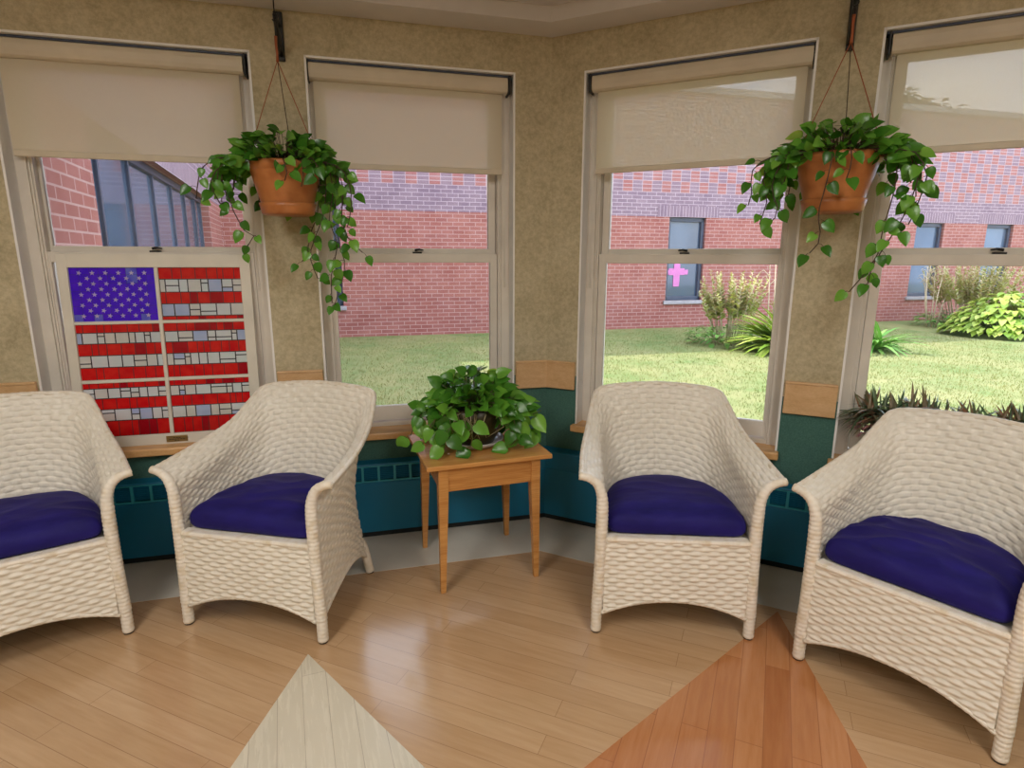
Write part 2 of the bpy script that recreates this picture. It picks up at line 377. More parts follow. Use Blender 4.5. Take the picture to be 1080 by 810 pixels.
# windows
wn = 0
for side, fr in (('L', WL), ('R', WR)):
    for (u0, u1, z0, z1) in (OPS[side][::-1] if side == 'L' else OPS[side]):
        wn += 1; root = tag(empty('window_%d' % wn, fr((u0+u1)/2, -.1, z0)), kind='structure'); org = root.location.copy()
        def bld(mb, nm, mat): o = mb.build(nm, mat, origin=org); o.location = (0,0,0); o.parent = root; return o
        # plastered reveal lining with a rounded bead on the wall corner
        mb = MB(); t_ = .007
        for a, b in ((u0-.002, u0+t_), (u1-t_, u1+.002)): mb.box(a, b, -.08, .0012, z0, z1+.002, fn=fr)
        mb.box(u0-.002, u1+.002, -.08, .0012, z1-t_, z1+.002, fn=fr); bld(mb, 'reveal', 'reveal_paint')
        # frame and tracks
        mb = MB()
        for s_, a in ((1, u0), (-1, u1)):
            for w0, w1, dd0, dd1 in ((.005, .048, -.17, -.078), (.046, .056, -.17, -.088), (.054, .063, -.17, -.096)):
                x0, x1 = sorted((a+s_*w0, a+s_*w1)); mb.box(x0, x1, dd0, dd1, z0, z1, fn=fr, bev=.002)
        mb.box(u0, u1, -.17, -.078, z1-.045, z1, fn=fr, bev=.002); mb.box(u0, u1, -.17, -.085, z0, z0+.022, fn=fr, bev=.002)
        mb.box(u0, u1, -.19, -.165, z0-.03, z0+.02, fn=fr, bev=.002)
        bld(mb, 'window_frame', 'vinyl')
        def sash(nm, a, b, c, d, dep, bot, top, st=.038):
            mb = MB(); f0, f1 = dep-.03, dep
            mb.box(a, a+st, f0, f1, c, d, fn=fr, bev=.003); mb.box(b-st, b, f0, f1, c, d, fn=fr, bev=.003)
            mb.box(a+st-.002, b-st+.002, f0+.001, f1-.0005, c, c+bot, fn=fr, bev=.003); mb.box(a+st-.002, b-st+.002, f0+.001, f1-.0005, d-top, d, fn=fr, bev=.003)
            o = bld(mb, nm, 'vinyl')
            g = MB(); g.box(a+st-.004, b-st+.004, dep-.018, dep-.014, c+bot-.004, d-top+.004, fn=fr)
            gp = g.build('glass_pane', 'window_glass', origin=org); gp.location = (0,0,0); gp.parent = o
            return o
        sash('lower_sash', u0+.065, u1-.035, .572, ZR, -.10, .076, .045)
        sash('upper_sash', u0+.065, u1-.035, ZR-.02, z1-.04, -.135, .045, .05)
        mb = MB(); uc = (u0+u1)/2 + (.0 if side == 'L' else .0)
        mb.box(uc-.022, uc+.022, -.125, -.103, ZR-.002, ZR+.008, fn=fr, bev=.002)
        mb.tube([fr(uc-.03, -.108, ZR+.016), fr(uc-.01, -.112, ZR+.020), fr(uc+.012, -.114, ZR+.016)], [.003, .005, .006], 8)
        bld(mb, 'sash_lock', 'black_metal')
        mb = MB(); mb.box(u0-.016, u1+.010, .0005, .042, z0-.034, z0+.001, fn=fr, bev=.006); mb.box(u0+.0005, u1-.0005, -.10, .012, z0+.0002, z0+.001, fn=fr)
        bld(mb, 'window_sill', 'oak_sill')

# roller shades
def shade(fr, u0, u1, cx):
    root = empty('roller_shade', fr((u0+u1)/2, -.03, ZSH)); org = root.location.copy()
    def bld(mb, nm, mat, par=None): o = mb.build(nm, mat, origin=org); o.location = (0,0,0); o.parent = root; return o
    mb = MB(); mb.add([fr(u0+.055, -.04, ZSH+.024), fr(u1-.028, -.04, ZSH+.024), fr(u1-.028, -.04, 2.20), fr(u0+.055, -.04, 2.20)], [(0,1,2,3)]); bld(mb, 'shade_cloth', 'shade_cloth')
    mb = MB(); mb.box(u0+.055, u1-.028, -.045, -.034, ZSH, ZSH+.026, fn=fr, bev=.004); bld(mb, 'hem_bar', 'shade_bar')
    mb = MB()   # curved cassette
    prof = [(-.072, 2.232), (-.020, 2.232), (-.012, 2.226), (-.008, 2.21), (-.008, 2.186), (-.012, 2.170), (-.022, 2.163), (-.045, 2.161), (-.072, 2.165)]
    a, b = u0+.032, u1-.012; n = len(prof)
    vs = [fr(a, d, z_) for d, z_ in prof] + [fr(b, d, z_) for d, z_ in prof]
    mb.add(vs, [tuple(range(n)), tuple(range(n, 2*n))[::-1]] + [(i, (i+1)%n, n+(i+1)%n, n+i) for i in range(n)]); bld(mb, 'cassette', 'shade_bar')
    for x in (u0+.022, u1-.010):
        mb = MB(); mb.box(x-.003, x+.006, -.075, -.006, 2.156, 2.240, fn=fr, bev=.003); bld(mb, 'end_bracket', 'black_metal')
    mb = MB(); mb.box(u0+.012, u1-.006, -.072, -.02, 2.2345, 2.242, fn=fr); bld(mb, 'head_gap_shade', 'exterior_metal')  # dark strip standing in for the shadow line above the cassette
    mb = MB(); x = u0+.040; mb.tube([fr(x, -.028, 2.17), fr(x+.001, -.028, 1.25)], .0013, 6); mb.tube([fr(x+.006, -.03, 2.17), fr(x+.006, -.03, 1.25)], .0013, 6)
    bld(mb, 'pull_chain', 'paint_white')
    return root
LB = ['cream roller shade over the stained glass panel at the left', 'cream roller shade on the window behind the potted table plant',
      'cream roller shade above the chair right of the table, small lit patch at top', 'cream roller shade at the far right with a large lit patch']
for lab, fr, (u0, u1, _, _) in zip(LB, (WL, WL, WR, WR), (OPS['L'][1], OPS['L'][0], OPS['R'][0], OPS['R'][1])):
    tag(shade(fr, u0, u1, 0), lab, 'roller shade', 'roller shades in the window openings')

# heater cabinets along both walls
def heater(fr, lab, segs, u_end, s):
    root = empty('heater_cabinet', fr(1.4, .03, 0)); org = root.location.copy()
    def bld(mb, nm, mat): o = mb.build(nm, mat, origin=org); o.location = (0,0,0); o.parent = root; return o
    dh = .062; c0 = dh*math.tan(A)*1.0
    mb = MB()   # mitred body (profile swept along wall)
    def sweep(prof, ua, ub, mit=True):
        n = len(prof); vs = [fr(ua + (d*math.tan(A) if mit else 0), d, z_) for d, z_ in prof] + [fr(ub, d, z_) for d, z_ in prof]
        mb.add(vs, [tuple(range(n)), tuple(range(n, 2*n))[::-1]] + [(i, (i+1)%n, n+(i+1)%n, n+i) for i in range(n)])
    sweep([(0, .035), (dh, .035), (dh, .293), (dh-.004, .297), (.0, .297)], 0, u_end)
    sweep([(0, .297), (dh-.004, .297), (dh-.004, .302), (0, .302)], 0, u_end)
    sweep([(0, .386), (dh-.002, .386), (dh+.002, .389), (dh-.001, .395), (0, .398)], 0, u_end)
    sweep([(0, .302), (.012, .302), (.012, .386), (0, .386)], 0, u_end)
    bld(mb, 'casing', 'teal_metal')
    mb = MB(); sweep([(0, .0), (dh-.02, .0), (dh-.02, .036), (0, .036)], 0, u_end); bld(mb, 'toe_kick', 'dark_gap')
    us = .42
    mb = MB(); sweep([(dh-.012, .302), (dh-.002, .302), (dh-.002, .386), (dh-.012, .386)], 0, us); bld(mb, 'blank_panel', 'teal_metal')
    mb = MB(); u = us
    mb.box(us, u_end, dh-.012, dh+.001, .302, .308, fn=fr); mb.box(us, u_end, dh-.012, dh+.001, .380, .386, fn=fr)
    while u < u_end: mb.box(u, u+.012, dh-.012, dh+.001, .3075, .3805, fn=fr); u += .078
    bld(mb, 'grille_frame', 'teal_grille')
    mb = MB()
    for i in range(7):
        z_ = .3135 + i*.0092; mb.box(us+.01, u_end, dh-.022, dh-.005, z_, z_+.0022, fn=lambda u_, d_, zz: fr(u_, d_, zz - (d_-dh)*.35))
    bld(mb, 'louver', 'teal_metal')
    mb = MB(); mb.box(us, u_end, .013, .016, .303, .385, fn=fr); bld(mb, 'grille_backing', 'dark_gap')
    return tag(root, lab, 'heater', 'teal heater cabinets below the windows')
heater(WL, 'long teal wall heater cabinet with grille below the two left windows', None, 2.75, 1)
heater(WR, 'long teal wall heater cabinet with grille below the two right windows', None, 2.75, 1)

# ------------------------------------------------------------------ stained glass panel
def flag():
    rnd = random.Random(7)
    u_hi, u_lo, zb, zt = 2.200, 1.427, .546, 1.412
    base = WL(0, 0, 0); lean = .055
    def fr(u, d, z_): return WL(u, -.092 + lean*(1-(z_-zb)/(zt-zb)) + d, z_)
    root = empty('stained_glass_panel', fr((u_hi+u_lo)/2, 0, zb)); org = root.location.copy()
    def bld(mb, nm, mat): o = mb.build(nm, mat, origin=org); o.location = (0,0,0); o.parent = root; return o
    mb = MB(); a, b = u_lo, u_hi; m0, m1 = 1.812, 1.828
    zr = [(.595, .842), (.857, 1.104), (1.118, 1.352)]; cl = (u_lo+.043, m0); cr = (m1, u_hi-.038)
    mb.box(a, a+.045, -.012, .012, zb, zt, fn=fr, bev=.003); mb.box(b-.040, b, -.012, .012, zb, zt, fn=fr, bev=.003)
    mb.box(a+.043, b-.038, -.011, .0115, zb, .595, fn=fr, bev=.003); mb.box(a+.043, b-.038, -.011, .0115, 1.352, zt, fn=fr, bev=.003)
    bld(mb, 'frame', 'paint_white')
    mb = MB(); mb.box(m0, m1, -.008, .010, .594, 1.353, fn=fr, bev=.003)
    for z0, z1 in ((.842, .857), (1.104, 1.118)): mb.box(a+.043, b-.038, -.008, .0095, z0, z1, fn=fr, bev=.003)
    bld(mb, 'muntin', 'paint_white')
    mats = ['lead', 'glass_red', 'glass_darkred', 'glass_white', 'glass_cream', 'glass_sky', 'glass_blue', 'glass_blue_light', 'glass_star']
    def cell(mb, u0, u1, z0, z1, mi, g=.0024):
        # u decreases to the right of the picture
        P = [(u0,z0),(u1,z0),(u1,z1),(u0,z1)]; Q = [(u0+g,z0+g),(u1-g,z0+g),(u1-g,z1-g),(u0+g,z1-g)]
        if u1-u0 < 3*g or z1-z0 < 3*g: return
        mb.add([fr(u, 0, z_) for u, z_ in Q], [(0,1,2,3)], mi=mi)
        for i in range(4):
            j = (i+1)%4; mb.add([fr(*x) for x in ((P[i][0],0,P[i][1]),(P[j][0],0,P[j][1]),(Q[j][0],0,Q[j][1]),(Q[i][0],0,Q[i][1]))], [(0,1,2,3)], mi=0)
    def stripe(mb, u0, u1, z0, z1, white):
        u = u0
        while u < u1-.004:
            w = rnd.uniform(.022, .07) if white else rnd.uniform(.024, .062); v = min(u1, u+w)
            if u1-v < .014: v = u1
            if white:
                r = rnd.random(); pm = lambda: rnd.choice([3, 3, 3, 4, 4, 5])
                if r < .42 and z1-z0 > .02:
                    c = z0+(z1-z0)*rnd.choice([.35, .5, .68]); 
                    cell(mb, u, v, z0, c, pm()); cell(mb, u, v, c, z1, pm())
                else: cell(mb, u, v, z0, z1, pm())
            else: cell(mb, u, v, z0, z1, rnd.choice([1, 1, 1, 2, 1]), .0014)
            u = v
    tabs = {2: [('r', .22), ('w', .25), ('r', .22), ('w', .24), ('r', .07)], 1: [('r', .15), ('w', .20), ('r', .21), ('w', .22), ('r', .22)], 0: [('r', .10), ('w', .19), ('r', .20), ('w', .22), ('r', .29)]}
    for ri in (2, 1, 0):
        for (u0, u1) in (cr, cl):
            mb = MB(); z0, z1 = zr[ri]
            if ri == 2 and (u0, u1) == cr:
                # canton of irregular blue pieces
                nx, nz_ = 9, 7
                xs = [u0+(u1-u0)*i/nx + (rnd.uniform(-.006, .006) if 0 < i < nx else 0) for i in range(nx+1)]
                zs = [z0+(z1-z0)*i/nz_ + (rnd.uniform(-.004, .004) if 0 < i < nz_ else 0) for i in range(nz_+1)]
                for i in range(nx):
                    for j in range(nz_): cell(mb, xs[i], xs[i+1], zs[j], zs[j+1], 7 if rnd.random() < .09 else 6, .0004)
                for r in range(9):
                    n = 6 if r % 2 == 0 else 5
                    for c in range(n):
                        fx = (.12 + c*.152) if n == 6 else (.206 + c*.152); fz = .90 - r*.10
                        cu, cz = u1-(u1-u0)*fx, z0+(z1-z0)*fz; R0 = .0110; pts = []
                        ph = rnd.uniform(0, .5)
                        for k_ in range(10):
                            rr = R0 if k_ % 2 == 0 else R0*.45; an = PI/2+k_*PI/5+ph; pts.append((cu+rr*math.cos(an), cz+rr*math.sin(an)))
                        vs = [fr(cu, .0025, cz)] + [fr(p[0], .0025, p[1]) for p in pts]
                        mb.add(vs, [(0, 1+k_, 1+(k_+1)%10) for k_ in range(10)], mi=8)
            else:
                z_ = z1
                for kd, h in tabs[ri]:
                    zz = z_-(z1-z0)*h; stripe(mb, u0, u1, max(zz, z0), z_, kd == 'w'); z_ = zz
            bld(mb, 'glass_panel', mats)
    mb = MB(); mb.box(1.755, 1.845, .0116, .0145, .556, .585, fn=fr, bev=.001); pl = bld(mb, 'plaque', 'brass')
    mb = MB()
    for z0, n in ((.575, 3), (.568, 6), (.561, 2)):
        for i in range(n):
            w = .009; c = 1.80+(i-(n-1)/2)*.0115; mb.box(c-w/2, c+w/2, .0146, .0149, z0-.0012, z0+.0012, fn=fr)
    o = mb.build('engraving', 'lead', origin=org); o.location = (0,0,0); o.parent = pl
    tag(root, 'stained glass flag with red and white stripes and starred blue corner, in the left window', 'stained glass')
flag()

# ------------------------------------------------------------------ wicker chairs
def cr(pts, n):
    """Catmull-Rom through pts (arrays), n samples per span"""
    P = [np.array(p, float) for p in pts]; P = [2*P[0]-P[1]] + P + [2*P[-1]-P[-2]]; out = []
    for i in range(1, len(P)-2):
        for k in range(n):
            t = k/n; out.append(.5*((2*P[i]) + (-P[i-1]+P[i+1])*t + (2*P[i-1]-5*P[i]+4*P[i+1]-P[i+2])*t*t + (-P[i-1]+3*P[i]-3*P[i+1]+P[i+2])*t**3))
    out.append(P[-2]); return out
def resample(pts, n):
    P = np.array(pts); d = np.r_[0, np.cumsum(np.linalg.norm(np.diff(P, axis=0), axis=1))]; s = np.linspace(0, d[-1], n)
    return np.stack([np.interp(s, d, P[:, k]) for k in range(3)], 1)
def weave(G, nst, nrow, spr, base=.004, w=.0020, rad=.0034, sharp=1.9, pw=4):
    """G[i,j] mid surface grid (i along, j up) -> mesh data of a woven sheet with both faces"""
    nu, nv = G.shape[:2]
    du = np.gradient(G, axis=0); dv = np.gradient(G, axis=1); N = np.cross(du, dv); N /= np.linalg.norm(N, axis=2, keepdims=True)+1e-12
    us = np.linspace(0, nst, nu)[:, None]; j = np.arange(nv)[None, :]; row = np.minimum(j//spr, nrow-1); fv = (j-row*spr)/spr
    c = np.tanh(sharp*(np.cos(PI*(us+row))+.25)); r = np.sqrt(np.clip(1-np.abs(2*fv-1)**pw, 0, 1))
    edge = np.where(r < .05, 0, 1)
    front = G + N*(base + w*c*edge + rad*r)[..., None]; back = G - N*(base - w*c*edge + rad*r)[..., None]
    V = np.concatenate([front.reshape(-1, 3), back.reshape(-1, 3)]); n = nu*nv
    I, J = np.meshgrid(np.arange(nu-1), np.arange(nv-1), indexing='ij'); a = (I*nv+J).ravel()
    F = [np.stack([a, a+nv, a+nv+1, a+1], 1), np.stack([a+n, a+1+n, a+nv+1+n, a+nv+n], 1)]
    e = np.arange(nu-1)*nv; F.append(np.stack([e, e+n, e+nv+n, e+nv], 1)); e = e+nv-1; F.append(np.stack([e, e+nv, e+nv+n, e+n], 1))
    e = np.arange(nv-1); F.append(np.stack([e, e+1, e+1+n, e+n], 1)); e = e+(nu-1)*nv; F.append(np.stack([e, e+n, e+1+n, e+1], 1))
    return V, np.concatenate(F)
def np_obj(name, V, F, mat, parent):
    me = bpy.data.meshes.new(name); me.from_pydata(V.tolist(), [], F.tolist()); me.materials.append(M[mat])
    me.polygons.foreach_set('use_smooth', [True]*len(me.polygons)); me.update()
    o = bpy.data.objects.new(name, me); C.objects.link(o); o.parent = parent; return o
# half profiles, back centre -> front post
T_ = [(0,.600,.848),(.13,.592,.842),(.256,.572,.824),(.290,.508,.776),(.314,.395,.704),(.342,.21,.656),(.356,.0,.627)]
F_ = [(0,.572,.760),(.12,.562,.756),(.212,.530,.745),(.252,.464,.708),(.268,.345,.642),(.276,.185,.600),(.284,.004,.582)]
E_ = [(0,.545,.64),(.12,.530,.64),(.205,.492,.62),(.246,.418,.59),(.268,.30,.545),(.275,.165,.51),(.279,.002,.49)]
M_ = [(0,.490,.40),(.12,.478,.40),(.202,.448,.40),(.240,.372,.40),(.258,.265,.40),(.268,.14,.40),(.277,.0,.40)]
B_ = [(0,.492,.165),(.12,.488,.150),(.224,.484,.088),(.248,.405,.135),(.264,.285,.165),(.272,.155,.140),(.281,.0,.085)]
def full(h, n): 
    c = cr(h, 24); L = [(-p[0], p[1], p[2]) for p in c[::-1]] + [tuple(p) for p in c[1:]]; return resample(L, n)
def make_chair():
    root = empty('wicker_armchair')
    nst, nrow, spr = 50, 31, 6; nu, nv = nst*8+1, nrow*spr+1
    curves = [full(h, nu) for h in (B_, M_, E_, F_, T_)]
    tops = curves[-1].copy()
    G = np.zeros((nu, nv, 3)); S = np.linspace(0, 1, nv)
    for i in range(nu):
        col = np.array(cr([c[i] for c in curves], 12)); G[i] = resample(col, nv)
    V, F = weave(G, nst, nrow, spr, .004, .0022, .0036, 2.6, 5); np_obj('woven_shell', V, F, 'wicker', root)
    # apron
    nst, nrow, spr = 16, 17, 4; nu, nv = nst*8+1, nrow*spr+1; xs = np.linspace(-.262, .262, nu); G = np.zeros((nu, nv, 3))
    for i, x in enumerate(xs):
        zb = .088+.060*(1-(abs(x)/.262)**2.1); zz = .385-(np.arange(nv)[::-1])*(.385-.088)/(nv-1); zz = np.maximum(zz, zb)
        G[i] = np.stack([np.full(nv, x), np.full(nv, -.004-.006*math.cos(x*5)), zz], 1)
    V, F = weave(G, nst, nrow, spr, .004, .0026, .0038); np_obj('apron', V, F, 'wicker', root)
    # arch edge binding
    mb = MB(); mb.tube([(x, -.008, .086+.060*(1-(abs(x)/.262)**2.1)) for x in np.linspace(-.268, .268, 60)], .0075, 8, twist=(.25, 1.3)); mb.build('apron_binding', 'wicker', root)
    mb = MB(); mb.box(-.262, .262, -.020, .030, .376, .396, bev=.008); mb.build('seat_rail', 'wicker_rim', root)
    mb = MB(); m = full(M_, 60); ring = [(p[0]*.97, min(p[1], .49)-.008, .372) for p in m]
    mb.add(ring + [(p[0], p[1], .384) for p in ring], [tuple(range(60))[::-1], tuple(range(60, 120))] + [(i, (i+1)%60, 60+(i+1)%60, 60+i) for i in range(60)]); mb.build('seat_deck', 'wicker', root)
    # rim roll
    top = full(T_, 260); mb = MB(); mb.tube([tuple(p) for p in top], .0098, 10, twist=(.16, .7)); mb.build('rim', 'wicker_rim', root)
    low = full(B_, 200); mb = MB(); mb.tube([(p[0], p[1], p[2]) for p in low], .009, 8, twist=(.2, 1.3)); mb.build('shell_binding', 'wicker', root)
    for s in (-1, 1):
        c = cr([(s*.285,0,.006),(s*.284,0,.10),(s*.279,-.002,.25),(s*.277,-.003,.40),(s*.277,-.004,.50),(s*.281,-.005,.555),(s*.298,-.005,.598),(s*.328,-.004,.620),(s*.364,-.001,.627)], 24)
        c = resample(c, 220); rr = []
        for i in range(220):
            f = i/219; b = .0190 if f < .13 else (.0205 if f < .75 else .0205-(f-.75)*.028); rr.append(b*(1+.09*abs(math.sin(i*.60))))
        mb = MB(); mb.tube([tuple(p) for p in c], rr, 14); leg = mb.build('front_leg', 'wicker_rim', root)
        mb = MB(); mb.lathe([(0, 0), (.017, 0), (.0175, .007), (0, .007)], 20, (s*.285, 0, 0)); mb.build('glide', 'glide', leg)
        c = resample(cr([(s*.243,.496,.006),(s*.236,.489,.06),(s*.228,.479,.12),(s*.220,.470,.16)], 12), 90)
        mb = MB(); mb.tube([tuple(p) for p in c], [.0185*(1+.10*abs(math.sin(i*.95))) for i in range(90)], 14); leg = mb.build('rear_leg', 'wicker_rim', root)
        mb = MB(); mb.lathe([(0, 0), (.016, 0), (.0165, .007), (0, .007)], 20, (s*.243, .496, 0)); mb.build('glide', 'glide', leg)
    return root
def cushion(seed, amp):
    # D-shaped pad; rings from centre bottom to centre top
    out = cr([(0,-.004),(.15,-.006),(.225,0),(.247,.03),(.250,.10),(.246,.19),(.226,.29),(.178,.38),(.095,.43),(0,.445)], 16)
    half = [(p[0], p[1]) for p in out]; ol = half + [(-p[0], p[1]) for p in half[-2:0:-1]]; ol = [(x*1.025, y) for x, y in ol]; n = len(ol)
    cx, cy = 0, .21
    prof = [(.0,.0),(.5,.0),(.9,.002),(.97,.008),(1.0,.022),(1.005,.035),(1.0,.050),(.975,.066),(.93,.079),(.87,.089),(.8,.096),(.7,.103),(.6,.108),(.5,.111),(.4,.113),(.3,.115),(.2,.116),(.1,.1165),(.0,.117)]
    # refine
    pr_ = []
    for a, b in zip(prof, prof[1:]): pr_ += [a, ((a[0]+b[0])/2, (a[1]+b[1])/2)]
    pr_.append(prof[-1]); mb = MB(); vs = []; off = Vector((seed*3.1, seed*1.7, seed))
    for r, z_ in pr_:
        for x, y in ol:
            p = Vector((cx+(x-cx)*r, cy+(y-cy)*r, z_*.93))
            if z_ > .02:
                k = noise.noise(Vector((p.x*5, p.y*11, p.z*9))+off)*.6 + noise.noise(Vector((p.x*14, p.y*22, p.z*16))+off)*.35
                k2 = 1-3.2*abs(noise.noise(Vector((p.x*5+p.y*5, p.y*9-p.x*4, p.z*7))+off*2)); k2 = max(-.6, k2)
                p.z += (k*.5+k2*.5)*amp*min(1, (z_-.02)/.05); p.y += k*amp*.4
            vs.append(p)
    fs = []
    for i in range(len(pr_)-1):
        for k in range(n): fs.append((i*n+k, i*n+(k+1)%n, (i+1)*n+(k+1)%n, (i+1)*n+k))
    mb.add(vs, fs, smooth=True)
    # piping
    return mb, ol
chairs = [((-1.731, -1.429), 42.6, 'white wicker armchair cut off by the left edge of the photo', 'flat navy seat cushion in the leftmost wicker armchair', .007),
          ((-1.046, -1.183), -5.4, 'white wicker armchair between the flag panel and the small table', 'navy seat cushion in the chair left of the table', .010),
          ((.5325, -1.0225), 1.7, 'white wicker armchair just right of the small table, facing straight out', 'smooth domed navy seat cushion in the chair right of the table', .005),
          ((1.168, -1.312), -44.0, 'white wicker armchair nearest the right edge, turned towards the room', 'wrinkled navy seat cushion in the rightmost wicker armchair', .017)]
proto = make_chair()
for i, ((x, y), r, lab, cl, amp) in enumerate(chairs):
    o = proto if i == 0 else copy_tree(proto)
    o.location = (x, y, .0015 if i != 3 else .0016); o.rotation_euler = (0, 0, math.radians(r)); tag(o, lab, 'armchair', 'white wicker armchairs')
    mb, ol = cushion(i+1, amp); c = mb.build('seat_cushion', 'navy_fabric'); c.location = (x, y, .3965)
    c.rotation_euler = (0, 0, math.radians(r)); R = Matrix.Rotation(math.radians(r), 3, 'Z'); c.location += R @ Vector((0, .012, 0))
    tag(c, cl, 'cushion', 'navy cushions on the wicker armchairs')

# ------------------------------------------------------------------ side table
troot = empty('side_table', (-.288, -.556, .0014), math.radians(24.8))
mb = MB(); mb.box(-.272, .272, -.238, .238, .556, .576, bev=.004); mb.build('tabletop', 'table_wood', troot)
mb = MB()
for sx in (-1, 1): mb.box(sx*.200-.009, sx*.200+.009, -.19, .19, .452, .556)
mb.box(-.19, .19, .195, .213, .452, .556, bev=.002); mb.build('apron', 'table_wood', troot)
mb = MB(); mb.box(-.186, .186, -.213, -.196, .452, .555, bev=.003); mb.build('front_apron', 'table_wood', troot)
for sx in (-1, 1):
    for sy in (-1, 1):
        mb = MB(); a = .020; b = .0105
        x, y = sx*.202, sy*.202; o1 = (x+sx*a, y+sy*a); 
        def sq(h, z_): # inner-tapered: outer corner fixed
            xs = sorted((o1[0], o1[0]-sx*2*h)); ys = sorted((o1[1], o1[1]-sy*2*h)); return [(xs[0],ys[0],z_),(xs[1],ys[0],z_),(xs[1],ys[1],z_),(xs[0],ys[1],z_)]
        vs = sq(b, 0)+sq(a, .43)+sq(a, .556); mb.add(vs, [(3,2,1,0),(8,9,10,11)]+[(k*4+i, k*4+(i+1)%4, k*4+4+(i+1)%4, k*4+4+i) for k in (0,1) for i in range(4)])
        mb.build('leg', 'table_wood', troot)
tag(troot, 'small square oak table with tapered legs in the corner between two chairs', 'table')

# ------------------------------------------------------------------ leaves and plants
LEAFH = [(0,.0),(.20,-.10),(.40,-.02),(.50,.20),(.47,.45),(.34,.70),(.16,.90),(0,1.08)]
LONG = [(0,0),(.06,.05),(.10,.2),(.11,.4),(.09,.65),(.05,.85),(0,1.0)]
OVAL = [(0,0),(.16,.06),(.30,.25),(.34,.48),(.27,.72),(.12,.92),(0,1.05)]
def leaf(mb, p, d, up, L, at, shape=LEAFH, fold=.25, droop=.35, wid=1.0):
    d = Vector(d).normalized(); up = Vector(up); sd = d.cross(up)
    if sd.length < 1e-4: sd = d.orthogonal()
    sd.normalize(); nrm = sd.cross(d)
    def P(x, y): # x across, y along
        yy = y; z_ = abs(x)*fold - droop*yy*yy*.5
        return Vector(p) + sd*(x*L*wid) + d*(yy*L*(1-.12*droop*yy)) + nrm*(z_*L)
    mids = [P(0, s[1]) for s in shape]; n = len(shape)
    R = [P(s[0], s[1]) for s in shape]; Lf = [P(-s[0], s[1]) for s in shape]
    vs = mids+R+Lf; fs = []
    for i in range(n-1):
        if i == 0: fs += [(0, n+1, 1) , (0, 1, 2*n+1)] ; continue
        if i == n-2: fs += [(i, n+i, i+1), (i, i+1, 2*n+i)]; continue
        fs += [(i, n+i, n+i+1, i+1), (i, i+1, 2*n+i+1, 2*n+i)]
    mb.add(vs, fs, at=max(at, .001), smooth=True)

def curve(pts, n=6): return [Vector(p) for p in cr(pts, n)]
def vine(fol, stm, pts, rnd, L=(.032, .050), step=.036, start=.0):
    c = resample([tuple(p) for p in curve(pts)], max(6, int(sum((Vector(a)-Vector(b)).length for a, b in zip(pts, pts[1:]))/step)))
    c = [Vector(p) for p in c]; stm.tube(c, .0021, 5)
    side = 1
    for i in range(1, len(c)):
        if rnd.random() < .08: continue
        side = -side; a = rnd.uniform(-.6, .6)
        d = Vector((side*rnd.uniform(.5, 1.0), rnd.uniform(-1, .3), rnd.uniform(-.9, .1))).normalized()
        p0 = c[i]; p1 = p0+d*rnd.uniform(.012, .03); stm.tube([p0, (p0+p1)/2+Vector((0,0,.004)), p1], .0012, 4)
        leaf(fol, p1, (d+Vector((0, 0, -rnd.uniform(.3, 1.2)))), (rnd.uniform(-.4,.4), -1, rnd.uniform(.0,.8)), rnd.uniform(*L), rnd.random()**1.2*.85, droop=rnd.uniform(.1, .5), wid=.88)
def mound(fol, stm, cz, R0, H, n, rnd, L=(.05, .075), front=1.0, zoff=0, flat=.45, xsc=1.0):
    for i in range(n):
        th = rnd.uniform(0, 2*PI); r = R0*rnd.random()**.62
        k = 1-(r/R0)**2; z_ = cz + H*k*rnd.uniform(.15, 1.0) - .05*(r/R0)**3*rnd.random()
        p = Vector((r*math.cos(th)*xsc, r*math.sin(th), z_))
        if p.y < -.09 and p.z < cz+.01 and abs(p.x) < .11: continue
        out = Vector((math.cos(th), math.sin(th), rnd.uniform(-.5, .45)+.3*k)).normalized()
        q = Vector((p.x*.35, p.y*.35, cz-.01))
        stm.tube([q, (q+p)/2+Vector((0,0,.02)), p], .0015, 4)
        v = rnd.random(); at = v*.8 if v < .965 else 1.0
        leaf(fol, p, out, (rnd.uniform(-.6,.6), rnd.uniform(-1.3,.1), rnd.uniform(.1, .9)), rnd.uniform(*L), at, fold=rnd.uniform(.05,.35), droop=rnd.uniform(.1, .6), wid=.86)

